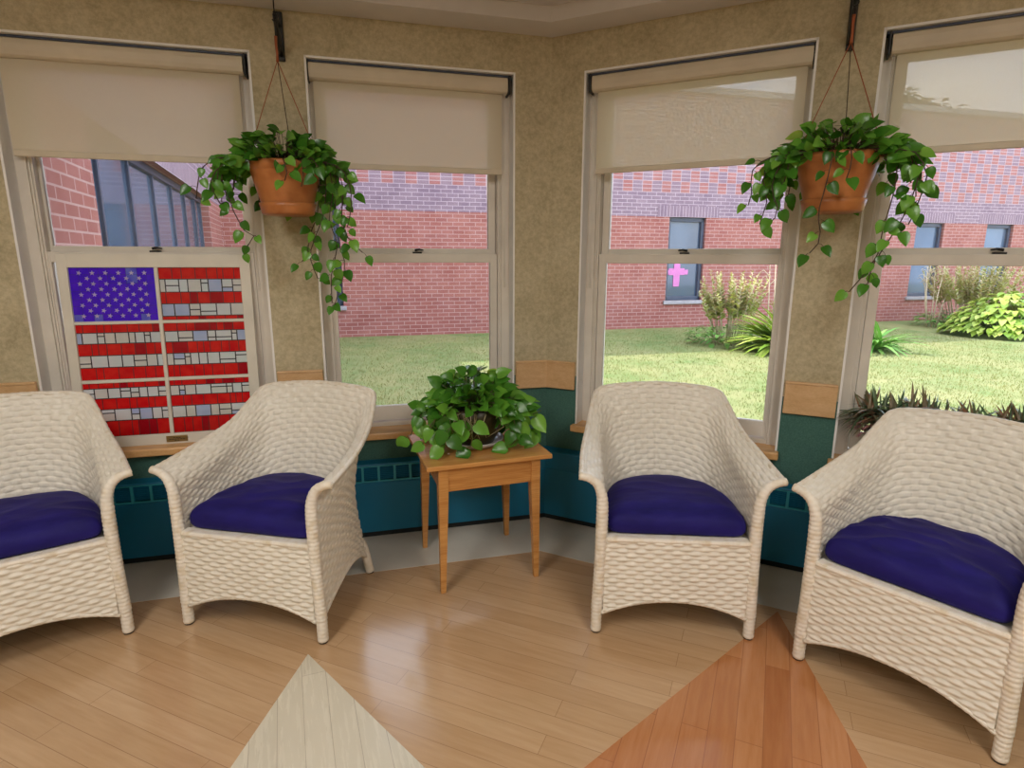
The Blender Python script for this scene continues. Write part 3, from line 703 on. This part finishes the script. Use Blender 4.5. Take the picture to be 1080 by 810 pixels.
def hanging(fr, u, d, sgn, vines, lab, seed, Ztip, Zlow, nl=270):
    """local frame: x = picture right along the wall, y = into the wall"""
    rnd = random.Random(seed); ex = fr.e*sgn; zrim = 1.775
    ang = math.atan2(ex.y, ex.x); root = empty('hanging_plant', fr(u, d, 1.57), ang); Z = lambda z_: z_-1.57
    R1, R0 = .146, .103
    mb = MB(); prof = [(0, .012), (R0-.004, .012), (R0, .018), (R0+.002, .05), (R1-.010, .165), (R1-.008, .172), (R1, .176), (R1+.003, .198), (R1-.002, .205), (R1-.010, .203), (R1-.016, .17), (0, .165)]
    mb.lathe(prof, 56); mb.build('pot', 'terracotta', root)
    mb = MB(); mb.lathe([(0, 0), (R0-.006, 0), (R0+.001, .006), (R0+.006, .030), (R0+.010, .046), (R0+.006, .047), (R0+.003, .038), (0, .014)], 56); mb.build('saucer', 'terracotta', root)
    mb = MB(); mb.lathe([(0, .178), (R1-.02, .176), (R1-.016, .168), (0, .166)], 32); mb.build('soil', 'soil', root)
    for k_, a in enumerate((PI*1.03, -.12, PI*.45)):
        mb = MB(); mb.tube([(0, 0, Z(Zlow)), (R1*math.cos(a)*.5, R1*math.sin(a)*.5, (Z(Zlow)+.2)/2), (R1*math.cos(a), R1*math.sin(a), .197)], .0018, 6); mb.build('cord', 'cord_orange' if k_ < 2 else 'stem_brown', root)
    mb = MB(); s = []; zt = Z(Ztip)-.01
    for i in range(20):
        a = i/19*PI*1.3; s.append((.010*math.sin(a*1.0), 0, zt-.012+.012*math.cos(a)))
    mb.tube([(.0,0,Z(Zlow)-.004), (.001,0,Z(Zlow)+.02), (-.001, 0, Z(Zlow)+.06), (0,0,Z(Zlow)+.088)], [.006,.0045,.005,.006], 8); mb.build('cord_ring', 'cord_orange', root)
    mb = MB(); mb.tube([(0,0,Z(Zlow)+.084), (.001,0,zt-.05), (0,0,zt-.02)], .003, 8); mb.tube(s, .0028, 8); mb.build('hanger_hook', 'black_metal', root)
    fol, stm = MB(), MB()
    mound(fol, stm, .195, .205, .135, nl, rnd, (.038, .058), xsc=1.2)
    for i in range(30):   # skirt spilling over the rim
        th = rnd.uniform(0, 2*PI); 
        if math.sin(th) < -.2 and abs(math.cos(th)) < .80 and rnd.random() < .9: continue
        r = R1+rnd.uniform(.01, .09); p0 = (R1*.7*math.cos(th), R1*.7*math.sin(th), .195); p1 = (r*math.cos(th), r*math.sin(th), .20); p2 = ((r+.03)*math.cos(th), (r+.02)*math.sin(th), .20-rnd.uniform(.05, .17))
        vine(fol, stm, [p0, p1, p2], rnd, (.034, .052), .032)
    for v in vines: vine(fol, stm, v, rnd)
    mx = fr.n.dot(Vector((0,0,0)))
    # keep foliage clear of the wall
    lim = d-.012
    for mbb in (fol, stm): mbb.v = [(v[0], min(v[1], lim), v[2]) for v in mbb.v]
    fol.build('foliage', 'pothos_leaf', root); stm.build('stems', 'stem_brown', root)
    tag(root, lab, 'plant', 'pothos plants hanging between the windows')
    # wall bracket
    b = empty('plant_bracket', fr(u, 0, Ztip)); org = b.location.copy()
    def bld(mb, nm): o = mb.build(nm, 'black_metal', origin=org); o.location = (0,0,0); o.parent = b
    mb = MB(); mb.box(u-.014, u+.014, .0005, .016, Ztip-.125, Ztip+.066, fn=fr, bev=.004); bld(mb, 'wall_plate')
    mb = MB(); mb.tube([fr(u, .014, Ztip-.10), fr(u, .06, Ztip-.075), fr(u, .12, Ztip-.045), fr(u, d-.02, Ztip-.004), fr(u, d, Ztip-.012)], [.012, .012, .010, .009, .005], 8)
    mb.tube([fr(u, .010, Ztip+.01), fr(u, .10, Ztip+.012), fr(u, d-.01, Ztip+.0)], .006, 8); bld(mb, 'arm')
    mb = MB(); mb.tube([fr(u, d-.012, Ztip), fr(u, d-.012, Ztip+.07)], .003, 6); bld(mb, 'spike')
    return tag(b, 'black iron wall bracket holding the ' + ('left' if sgn < 0 else 'right') + ' hanging plant', 'bracket', 'iron plant brackets')
def Q(z_): return z_-1.57
vl = [[(-.10,-.06,.20),(-.20,-.10,.20),(-.245,-.10,Q(1.70)),(-.215,-.08,Q(1.64)),(-.20,-.08,Q(1.58)),(-.165,-.07,Q(1.50)),(-.135,-.06,Q(1.48)),(-.185,-.05,Q(1.42))],
      [(-.10,-.05,.20),(-.23,-.12,.20),(-.30,-.10,Q(1.72)),(-.325,-.10,Q(1.62))],
      [(-.08,-.09,.20),(-.19,-.14,.19),(-.26,-.14,Q(1.68)),(-.235,-.13,Q(1.60))],
      [(.09,-.08,.20),(.165,-.10,.20),(.185,-.10,Q(1.66)),(.165,-.10,Q(1.55)),(.19,-.09,Q(1.45)),(.16,-.08,Q(1.33)),(.155,-.08,Q(1.21))],
      [(.09,-.06,.20),(.19,-.10,.20),(.225,-.12,Q(1.68)),(.215,-.11,Q(1.56)),(.235,-.1,Q(1.48)),(.29,-.10,Q(1.42))],
      [(.07,-.05,.20),(.19,-.04,.19),(.19,-.04,Q(1.60)),(.195,-.04,Q(1.46)),(.215,-.04,Q(1.36)),(.165,-.04,Q(1.20))],
      [(.06,.05,.20),(.15,.02,.20),(.145,0,Q(1.60)),(.10,-.02,Q(1.48)),(.075,-.02,Q(1.40)),(.10,-.02,Q(1.31))],
      [(.05,.08,.20),(.12,.08,.19),(.11,.08,Q(1.58)),(.075,.06,Q(1.50)),(.06,.06,Q(1.42)),(.035,.05,Q(1.38))],
      [(.09,-.09,.20),(.20,-.14,.19),(.25,-.16,Q(1.70)),(.255,-.15,Q(1.60)),(.235,-.14,Q(1.52))],
      [(.0,-.10,.20),(.01,-.165,.20),(.02,-.17,.15),(.01,-.17,.12)], [(.05,-.10,.20),(.075,-.16,.20),(.08,-.17,.14),(.07,-.165,.10)]]
hanging(WL, 1.214, .20, -1, vl, 'terracotta pot of trailing pothos hanging beside the stained glass panel', 11, 2.341, 2.164)
vr = [[(-.10,-.06,.20),(-.20,-.10,.20),(-.245,-.10,Q(1.70)),(-.225,-.09,Q(1.62)),(-.245,-.08,Q(1.53))],
      [(-.10,-.05,.20),(-.22,-.12,.20),(-.29,-.10,Q(1.72)),(-.28,-.10,Q(1.66)),(-.29,-.10,Q(1.60))],
      [(-.08,-.09,.20),(-.17,-.14,.19),(-.21,-.13,Q(1.66)),(-.18,-.12,Q(1.57)),(-.22,-.12,Q(1.52))],
      [(-.03,-.10,.20),(-.02,-.16,.20),(-.03,-.165,Q(1.66)),(-.045,-.15,Q(1.56)),(-.03,-.13,Q(1.47)),(-.06,-.12,Q(1.42))],
      [(.09,-.08,.20),(.165,-.10,.20),(.185,-.10,Q(1.66)),(.165,-.10,Q(1.50)),(.155,-.09,Q(1.40)),(.085,-.09,Q(1.28))],
      [(.09,-.06,.20),(.20,-.10,.20),(.245,-.12,Q(1.68)),(.225,-.11,Q(1.56)),(.195,-.1,Q(1.48)),(.15,-.1,Q(1.38)),(.14,-.1,Q(1.31))],
      [(.07,-.05,.20),(.20,-.06,.19),(.275,-.06,Q(1.70)),(.265,-.06,Q(1.60)),(.245,-.05,Q(1.52))],
      [(.09,-.09,.20),(.20,-.14,.19),(.25,-.16,Q(1.72)),(.245,-.15,Q(1.66))],
      [(.02,-.10,.20),(.035,-.165,.20),(.04,-.17,.15),(.03,-.17,.10)]]
hanging(WR, 1.250, .20, 1, vr, 'terracotta pot of trailing pothos hanging between the two right windows', 23, 2.310, 2.160)

# plant on the table
rnd = random.Random(5)
pr = empty('potted_pothos', (-.300, -.545, .5776), math.radians(4))
mb = MB(); mb.lathe([(0,0),(.085,0),(.105,.003),(.128,.018),(.132,.030),(.128,.030),(.120,.020),(.100,.008),(0,.006)], 48); mb.build('saucer', 'clear_tray', pr)
mb = MB(); mb.lathe([(0,.008),(.078,.008),(.088,.014),(.112,.06),(.126,.125),(.129,.172),(.125,.174),(.117,.170),(.111,.155),(0,.150)], 48); mb.build('pot', 'bowl_dark', pr)
mb = MB(); mb.lathe([(0,.162),(.114,.160),(.111,.152),(0,.150)], 32); mb.build('soil', 'soil', pr)
fol, stm, rt = MB(), MB(), MB()
mound(fol, stm, .180, .205, .170, 290, rnd, (.040, .068), xsc=1.2)
for i in range(26):
    th = rnd.uniform(0, 2*PI)
    if math.sin(th) < -.3 and abs(math.cos(th)) < .7: continue
    r = .17+rnd.uniform(0, .05)
    p0 = (.08*math.cos(th), .08*math.sin(th), .165); p1 = (.9*r*math.cos(th), .9*r*math.sin(th), .185); p2 = ((r+.02)*math.cos(th), (r+.02)*math.sin(th), max(.04, .15-rnd.uniform(.03, .11)))
    vine(fol, stm, [p0, p1, p2], rnd, (.045, .07), .045)
for v in ([(-.06,-.06,.14),(-.14,-.13,.16),(-.18,-.16,.10),(-.19,-.17,.05)], [(-.08,-.02,.14),(-.2,-.05,.16),(-.255,-.08,.10),(-.27,-.09,.06)],
          [(-.05,-.08,.14),(-.07,-.17,.14),(-.10,-.20,.09),(-.11,-.20,.055)], [(0,-.08,.14),(.0,-.16,.14),(.01,-.17,.08),(.0,-.175,.04)],
          [(.08,0,.14),(.18,-.02,.15),(.24,-.03,.14),(.30,-.05,.17)], [(.08,-.04,.14),(.16,-.08,.14),(.20,-.10,.06),(.17,-.12,.03)],
          [(.08,.02,.14),(.2,.0,.12),(.26,-.02,.07),(.29,-.04,.06)]):
    vine(fol, stm, v, rnd, (.055, .078), .05)
for i in range(16):
    x = rnd.uniform(-.11, .11); a = math.sqrt(max(0, .0155-x*x)); 
    rt.tube([(x*.8, -a*.9, .172), (x+rnd.uniform(-.02,.02), -a-.016, .165), (x+rnd.uniform(-.05,.05), -a-.024, .11), (x+rnd.uniform(-.06,.06), -a-.012, .06)], .0017, 5)
for mbb in (fol, stm, rt): mbb.v = [(v[0], v[1], max(v[2], .002)) for v in mbb.v]
fol.build('foliage', 'pothos_leaf', pr); stm.build('stems', 'stem_green', pr); rt.build('aerial_roots', 'root_pale', pr)
tag(pr, 'bushy green pothos in a dark bowl standing on the small oak table', 'plant')

# window box on the right sill
rnd = random.Random(9)
pb = empty('window_planter', WR(1.86, -.035, .545)); org = pb.location.copy()
def pbb(mb, nm, mat): o = mb.build(nm, mat, origin=org); o.location = (0,0,0); o.parent = pb
mb = MB(); ua, ub = 1.485, 2.25
for a in (0,):
    vs = []
    for (w, z_) in ((.038, .0), (.046, .125), (.052, .127), (.052, .150), (.046, .150), (.043, .130)):
        k_ = w-.038; vs.append([(ua-k_, -w), (ub+k_, -w), (ub+k_, w), (ua-k_, w), z_])
    rings = []; 
    for r in vs: rings += [WR(p[0], -.030+p[1], .5425+r[4]) for p in r[:4]]
    n = len(vs); mb.add(rings, [(3,2,1,0), tuple((n-1)*4+i for i in range(4))] + [(k*4+i, k*4+(i+1)%4, k*4+4+(i+1)%4, k*4+4+i) for k in range(n-1) for i in range(4)])
pbb(mb, 'planter_box', 'planter_plastic')
fol, fl2 = MB(), MB()
for i in range(110):
    u = rnd.uniform(ua-.03, ub-.0); d = -.03+rnd.uniform(-.02, .02); base = WR(u, d, .715); far_ = (u-ua)/(ub-ua)
    for k_ in range(rnd.randint(12, 16)):
        a = rnd.uniform(0, 2*PI); el = rnd.uniform(.1, 1.15); dr = WR.e*(math.cos(a)*math.cos(el)) + WR.n*(math.sin(a)*math.cos(el)*.6) + Vector((0,0,math.sin(el)))
        L = rnd.uniform(.08, .15)*(1.0-.2*far_); leaf(fol, base+Vector((0,0,rnd.uniform(0,.05))), dr, (0,0,1) if el < 1 else tuple(WR.n), L, rnd.random()*.75, LONG, .3, rnd.uniform(.8, 2.2), .42)
for i in range(260):
    u = rnd.uniform(ua-.05, ua+.32); base = WR(u, -.01+rnd.uniform(-.03,.06), .70+rnd.uniform(-.015,.035)); a = rnd.uniform(0, 2*PI)
    dr = WR.e*math.cos(a)+WR.n*math.sin(a)*.7+Vector((0,0,rnd.uniform(-.4,.5))); leaf(fl2, base, dr, (0,0,1), rnd.uniform(.03,.055), rnd.uniform(.85,1), LONG, .3, .6, 1.1)
pbb(fol, 'foliage', 'purple_leaf'); pbb(fl2, 'purple_foliage', 'purple_leaf')
tag(pb, 'long planter of purple and dark green strap leaves on the far right sill', 'planter')

# ------------------------------------------------------------------ outdoors
GZ = -.05
n_ = Vector((-math.sin(A), math.cos(A), 0)); e_ = Vector((math.cos(A), math.sin(A), 0))
def ext(e, n, z_): return e_*e + n_*n + Vector((0, 0, z_))
mb = MB(); g = [ext(-16, .1, GZ), ext(34, .1, GZ), ext(34, 30, GZ), ext(-16, 30, GZ)]
nx, ny = 100, 60; vs = [ext(-16+50*i/nx, -9+39*j/ny, GZ) for i in range(nx+1) for j in range(ny+1)]
mb.add(vs, [(i*(ny+1)+j, (i+1)*(ny+1)+j, (i+1)*(ny+1)+j+1, i*(ny+1)+j+1) for i in range(nx) for j in range(ny) if vs[i*(ny+1)+j].y > .35 or abs(vs[i*(ny+1)+j].x) > 4])
tag(mb.build('lawn', 'lawn'), kind='structure')
# grass blades
rnd = random.Random(3); mb = MB()
cnt = 0
while cnt < 60000:
    e, n = rnd.uniform(-3, 10), rnd.uniform(.6, 8.2)
    if rnd.random() > 1.15-n*.09: continue
    p = ext(e, n, GZ)
    if p.y < .5 or abs(p.x) > 9: continue
    a = rnd.uniform(0, 2*PI); h = rnd.uniform(.015, .04); w = .0035; dx, dy = math.cos(a)*w, math.sin(a)*w
    tp = p+Vector((rnd.uniform(-.02,.02), rnd.uniform(-.02,.02), h)); 
    patch = noise.noise(Vector((e*.7, n*.7, 0)))*.5+.5
    mb.add([(p.x-dx, p.y-dy, p.z), (p.x+dx, p.y+dy, p.z), tp], [(0,1,2)], at=max(.01, min(1, .6*patch+.45*rnd.random()))); cnt += 1
tag(mb.build('grass', 'grass_blade'), 'short green grass growing across the lawn outside the windows', 'grass', kind='stuff')

FAR = 8.33
ff = Fr(ext(0, FAR, 0), e_, -n_)     # d towards our room
wz0, wz1 = .525, 2.2265
wins = [(-2.0, -1.19), (5.33, 6.18), (11.70, 12.52), (13.83, 14.68)]
bld_ = empty('brick_building', ff(5, 0, GZ)); org = bld_.location.copy()
def bp(mb, nm, mat, par=None): o = mb.build(nm, mat, origin=org); o.parent = par or bld_; return o
mb = MB(); wall_open(mb, ff, -3.113, 19, GZ-.1, 4.6, [(a, b, wz0, wz1) for a, b in wins], 0, -.3)
bp(mb, 'brick_facade', 'brick_wall')
mb = MB(); mb.box(-3.3, 19.1, -.4, .06, 4.6, 4.72, fn=ff); bp(mb, 'coping', 'coping')
for a, b in wins:
    mb = MB(); mb.add([ff(a-.28, .006, wz1), ff(b+.28, .006, wz1), ff(b+.28, .006, wz1+.22), ff(a-.28, .006, wz1+.22)], [(0,1,2,3)], [[(a-.28, 0), (b+.28, 0), (b+.28, .22), (a-.28, .22)]])
    mb.box(a-.28, b+.28, -.01, .0055, wz1, wz1+.219, fn=ff); lo = bp(mb, 'lintel', 'brick_soldier')
    mb = MB()
    for q in ((a, a+.07, wz0, wz1), (b-.07, b, wz0, wz1), (a, b, wz0, wz0+.08), (a, b, wz1-.09, wz1)): mb.box(q[0], q[1], -.16, -.06, q[2], q[3], fn=ff, bev=.006)
    w = bp(mb, 'building_window', 'exterior_metal')
    mb = MB(); mb.box(a+.06, b-.06, -.125, -.115, wz0+.07, wz1-.08, fn=ff); bp(mb, 'pane', 'dark_pane', w)
    mb = MB(); mb.box(a-.05, b+.05, -.06, .05, wz0-.075, wz0, fn=ff, bev=.006); bp(mb, 'stone_sill', 'sill_stone', w)
# left wing
K = ff(-3.1132, 0, 0); az = math.radians(-26); wd = Vector((math.sin(az), math.cos(az), 0)); wn_ = Vector((wd.y, -wd.x, 0))
fw = Fr(K, wd, wn_); t0, t1 = -6.99, -1.52
mb = MB(); wall_open(mb, fw, -8.3, .0, GZ-.1, 4.6, [(t0, t1, .6, wz1)], 0, -.3); bp(mb, 'brick_wing', 'brick_wall')
mb = MB(); mb.box(-8.3, .3, -5.4, .06, 4.6, 4.72, fn=fw); bp(mb, 'wing_coping_sunblock', 'coping')  # coping extended back as an added, unseen roof slab that blocks sun
mb = MB(); mb.add([fw(t0-.1, .006, wz1), fw(t1+.1, .006, wz1), fw(t1+.1, .006, wz1+.22), fw(t0-.1, .006, wz1+.22)], [(0,1,2,3)], [[(t0, 0), (t1, 0), (t1, .22), (t0, .22)]]); mb.box(t0-.1, t1+.1, -.01, .0055, wz1, wz1+.219, fn=fw)
bp(mb, 'lintel', 'brick_soldier')
mb = MB(); mb.box(t0, t1, -.2, -.09, wz1-.07, wz1, fn=fw, bev=.006); mb.box(t0, t1, -.2, -.05, .6, .68, fn=fw, bev=.006)
for x, w in ((t0, .05), (-6.47, .07), (-5.6, .06), (-4.69, .05), (-3.75, .05), (-2.9, .05), (-2.1, .05), (t1-.04, .05)): mb.box(x, x+w*.5, -.13, -.10, .6, wz1, fn=fw, bev=.004)
w = bp(mb, 'wing_window', 'exterior_metal')
mb = MB(); mb.box(t0+.02, t1-.02, -.135, -.125, .65, wz1-.06, fn=fw); bp(mb, 'pane', 'dark_pane', w)
mb = MB(); mb.box(t0-.05, t1+.05, -.05, .06, .53, .6, fn=fw); bp(mb, 'stone_sill', 'sill_stone', w)
for o in list(bld_.children_recursive):
    if o.parent == bld_: o.location = (0,0,0)
    else: o.location = (0,0,0)
tag(bld_, 'red brick building across the lawn with purple brick bands and blue windows', 'building')
# pink cross in the far window
c = empty('paper_cross', ff(5.62, -.09, .85)); org = c.location.copy()
mb = MB(); mb.box(5.55, 5.70, -.113, -.100, .85, 1.26, fn=ff, bev=.01); mb.box(5.44, 5.81, -.113, -.1005, 1.05, 1.19, fn=ff, bev=.01)
for (x, z_) in ((5.625, .86), (5.625, 1.25), (5.44, 1.11), (5.82, 1.11)): mb.box(x-.07, x+.07, -.113, -.101, z_-.05, z_+.05, fn=ff, bev=.012)
o = mb.build('cross_cutout', 'pink_paper', origin=org); o.parent = c; o.location = (0,0,0)
tag(c, 'pink cross hanging in a window of the brick building', 'cross')

# garden plants
def clump(name, e, n, lab, cat, seed, build, group=None):
    root = empty(name, ext(e, n, GZ)); build(root, random.Random(seed)); tag(root, lab, cat, group); return root
def hosta(R, H, N, L=(.16, .26)):
    def b(root, rnd):
        fol = MB(); st = MB()
        for i in range(N):
            th = rnd.uniform(0, 2*PI); f = math.sqrt(rnd.random()); r = R*f; z_ = H*(1-f*f)*rnd.uniform(.6, 1)+.10
            out = Vector((math.cos(th), math.sin(th), rnd.uniform(-.35, .3)))
            p = Vector((r*math.cos(th)*.85, r*math.sin(th)*.7, z_)); leaf(fol, p, out, (0,0,1), rnd.uniform(*L), rnd.random(), OVAL, .25, rnd.uniform(.5,1.1))
            if i % 6 == 0: st.tube([(p.x*.2, p.y*.2, 0), p*.6, p], .005, 5)
        fol.build('foliage', 'hosta_leaf', root); st.build('stems', 'stem_green', root)
    return b
def strap(R, H, N, mat='shrub_leaf'):
    def b(root, rnd):
        fol = MB()
        for i in range(N):
            th = rnd.uniform(0, 2*PI); r = R*.35*rnd.random(); el = rnd.uniform(.5, 1.4); d = Vector((math.cos(th)*math.cos(el), math.sin(th)*math.cos(el), math.sin(el)))
            leaf(fol, (r*math.cos(th), r*math.sin(th), 0.01), d, (0,0,1) if el < 1.2 else (1,0,0), H*rnd.uniform(.7, 1.2), rnd.random(), LONG, .2, rnd.uniform(.9, 1.9), .55)
        fol.build('foliage', mat, root)
    return b
def plume(R, H, N, mat='plume', base=160):
    def b(root, rnd):
        fol, st, pl = MB(), MB(), MB()
        for i in range(base):
            th = rnd.uniform(0, 2*PI); r = R*math.sqrt(rnd.random()); p = Vector((r*math.cos(th), r*math.sin(th), rnd.uniform(.04, .42)*(1-.5*r/R)))
            leaf(fol, p, (math.cos(th), math.sin(th), rnd.uniform(-.2,.8)), (0,0,1), rnd.uniform(.09,.17), rnd.random(), OVAL, .2, .7, .7)
        for i in range(N):
            th = rnd.uniform(0, 2*PI); r = R*rnd.uniform(.2, .9); h = H*rnd.uniform(.7, 1.05); ln = rnd.uniform(.05,.35)
            p0 = Vector((r*.5*math.cos(th), r*.5*math.sin(th), .0)); p1 = Vector((r*(1+ln)*math.cos(th), r*(1+ln)*math.sin(th)*.6, h)); pm = (p0+p1)/2+Vector((0,0,.12))
            st.tube([p0, pm, p1], [.006,.005,.003], 5)
            for k_ in range(34):
                f = .42+.6*k_/34; c = p0.lerp(p1, f)+Vector((0,0,.12*4*f*(1-f)*.5)); a = rnd.uniform(0, 2*PI); w_ = .17*(1.08-f)
                leaf(pl, c, (math.cos(a), math.sin(a), .9), (0,0,1), w_+.045, rnd.random(), OVAL, .1, .5, .55)
        fol.build('foliage', 'shrub_leaf', root); st.build('stalks', 'dry_stalk', root); pl.build('flower_plumes', mat, root)
    return b
def dry(H, N):
    def b(root, rnd):
        st = MB()
        for i in range(N):
            x, y = rnd.uniform(-.25,.25), rnd.uniform(-.2,.2); h = H*rnd.uniform(.7,1.05); p = [(x*.4, y*.4, 0), (x*.8, y, h*.5), (x*1.2+rnd.uniform(-.1,.1), y, h)]
            st.tube(p, [.014,.011,.006], 5)
            for k_ in range(4):
                f = rnd.uniform(.55, .95); q = Vector(p[1]).lerp(Vector(p[2]), f); a = rnd.uniform(-1.2,1.2)
                st.tube([q, q+Vector((math.sin(a)*.12, 0, .10)), q+Vector((math.sin(a)*.2, 0, .06))], [.007,.006,.004], 5)
        st.build('stalks', 'dry_stalk', root)
    return b
clump('plume_shrub', 5.2, 5.9, 'feathery pale flowering shrub on the lawn right of the pink cross', 'shrub', 1, plume(.62, 1.18, 48))
clump('strap_leaf_clump', 5.55, 4.95, 'arching green strap leaved clump in front of the feathery shrub', 'plant', 2, strap(.5, .72, 240, 'hosta_leaf'))
clump('dry_flower_stalks', 5.95, 5.7, 'tall bare pale stalks beside the feathery shrub near the window edge', 'dry stalks', 3, dry(1.55, 4))
clump('strap_leaf_clump', 7.1, 4.75, 'small green clump at the left edge of the rightmost window view', 'plant', 4, strap(.4, .62, 90))
clump('hosta', 11.15, 5.6, 'large yellow green hosta mound on the lawn outside the right window', 'plant', 5, hosta(1.2, .78, 800, (.12, .20)))
clump('hosta', 13.0, 4.6, 'yellow green hosta at the right edge behind the rightmost chair', 'plant', 6, hosta(1.0, .5, 300))
clump('plume_shrub', 11.9, 6.9, 'pale feathery shrub growing behind the large hosta', 'shrub', 7, plume(1.0, 1.4, 95, base=420))
clump('dry_flower_stalks', 11.1, 7.1, 'pale bare stalks rising behind the large hosta mound', 'dry stalks', 8, dry(1.55, 7))
# tree beyond the roof
rnd = random.Random(4); tr = empty('tree', ext(17.5, 15.5, GZ)); fol = MB(); tk = MB()
tk.tube([(0,0,0),(.1,0,1.8),(0,.1,3.6)], [.28,.22,.12], 10)
for i in range(7):
    a = i*.9; tk.tube([(0,0,2.2+i*.2),(math.cos(a)*.8,math.sin(a)*.8,3.4+i*.2),(math.cos(a)*1.6,math.sin(a)*1.6,4.6+.2*i)], [.10,.07,.03], 6)
for i in range(5200):
    th = rnd.uniform(0, 2*PI); ph = math.acos(rnd.uniform(-.6, 1)); r = 2.7*(.75+.25*rnd.random())*(1+.15*noise.noise(Vector((th*2, ph*3, 0))))
    p = Vector((r*math.sin(ph)*math.cos(th), r*math.sin(ph)*math.sin(th), 4.6+r*math.cos(ph)*.95)); leaf(fol, p, (math.cos(th), math.sin(th), rnd.uniform(-.6,.6)), (0,0,1), rnd.uniform(.22,.36), rnd.random(), OVAL, .2, .5)
fol.build('foliage', 'tree_leaf', tr); tk.build('trunk', 'bark', tr); tag(tr, 'round leafy tree showing faintly through the far right shade', 'tree')

# ------------------------------------------------------------------ ceiling lights (behind the camera)
for i, (x, y) in enumerate(((-1.1, -2.9), (1.1, -2.9), (-1.1, -4.7), (1.1, -4.7))):
    r = empty('ceiling_light', (x, y, ZC+.16)); mb = MB()
    for q in ((-.31,-.27,-.61,.61),(.27,.31,-.61,.61),(-.31,.31,-.61,-.57),(-.31,.31,.57,.61)): mb.box(q[0], q[1], q[2], q[3], -.02, -.0005, bev=.003)
    mb.build('frame', 'paint_white', r); mb = MB(); mb.box(-.27, .27, -.57, .57, -.012, -.006); mb.build('diffuser', 'lamp_diffuser', r)
    tag(r, 'rectangular recessed ceiling light behind the viewpoint', 'ceiling light', 'recessed ceiling lights')
    L = bpy.data.lights.new('lamp', 'AREA'); L.shape = 'RECTANGLE'; L.size = .5; L.size_y = 1.1; L.energy = 23; L.color = (1, .965, .91)
    lo = bpy.data.objects.new('lamp', L); C.objects.link(lo); lo.parent = r; lo.location = (0, 0, -.03)

# sun and sky
sd = bpy.data.lights.new('sun', 'SUN'); sd.energy = 7; sd.angle = math.radians(.6); sd.color = (1, .93, .80)
so = bpy.data.objects.new('sun', sd); C.objects.link(so)
saz, sel = math.radians(-69), math.radians(46)
to = Vector((math.sin(saz)*math.cos(sel), math.cos(saz)*math.cos(sel), math.sin(sel)))
so.rotation_euler = (-to).to_track_quat('-Z', 'Y').to_euler(); so.location = (-5, 10, 12)
w = bpy.data.worlds.new('sky'); bpy.context.scene.world = w; w.use_nodes = True; nt = w.node_tree; nt.nodes.clear()
out = nt.nodes.new('ShaderNodeOutputWorld'); bg = nt.nodes.new('ShaderNodeBackground'); tc = nt.nodes.new('ShaderNodeTexCoord')
nz = nt.nodes.new('ShaderNodeTexNoise'); nz.inputs['Scale'].default_value = 3.5; nz.inputs['Detail'].default_value = 5; nt.links.new(tc.outputs['Generated'], nz.inputs['Vector'])
rp = nt.nodes.new('ShaderNodeValToRGB'); rp.color_ramp.elements[0].position = .4; rp.color_ramp.elements[0].color = (.62, .76, 1, 1); rp.color_ramp.elements[1].position = .62; rp.color_ramp.elements[1].color = (1, .98, .97, 1)
nt.links.new(nz.outputs[0], rp.inputs[0]); nt.links.new(rp.outputs[0], bg.inputs[0]); bg.inputs[1].default_value = 3.8; nt.links.new(bg.outputs[0], out.inputs[0])

# ------------------------------------------------------------------ camera
S = 1.40/1.58; p_, y_, r_ = (math.radians(v) for v in (12.148, -5.972, .182))
fwd = Vector((math.sin(y_)*math.cos(p_), math.cos(y_)*math.cos(p_), -math.sin(p_))); r = Vector((math.cos(y_), -math.sin(y_), 0)); u = r.cross(fwd)
rr, uu = math.cos(r_)*r+math.sin(r_)*u, -math.sin(r_)*r+math.cos(r_)*u
cam = bpy.data.cameras.new('camera'); co = bpy.data.objects.new('camera', cam); C.objects.link(co)
m = Matrix((rr, uu, -fwd)).transposed().to_4x4(); m.translation = (.151*S, -3.453*S, 1.40); co.matrix_world = m
cam.sensor_fit = 'HORIZONTAL'; cam.sensor_width = 36; cam.lens = 619.06*36/1080; cam.clip_start = .02; cam.clip_end = 200
sc = bpy.context.scene; sc.camera = co
sc.view_settings.view_transform = 'Standard'; sc.view_settings.look = 'None'; sc.view_settings.gamma = 1; sc.view_settings.use_curve_mapping = False
sc.view_settings.exposure = .06
sc.cycles.use_denoising = True; sc.cycles.max_bounces = 10; sc.cycles.transparent_max_bounces = 16; sc.cycles.caustics_reflective = False; sc.cycles.caustics_refractive = False
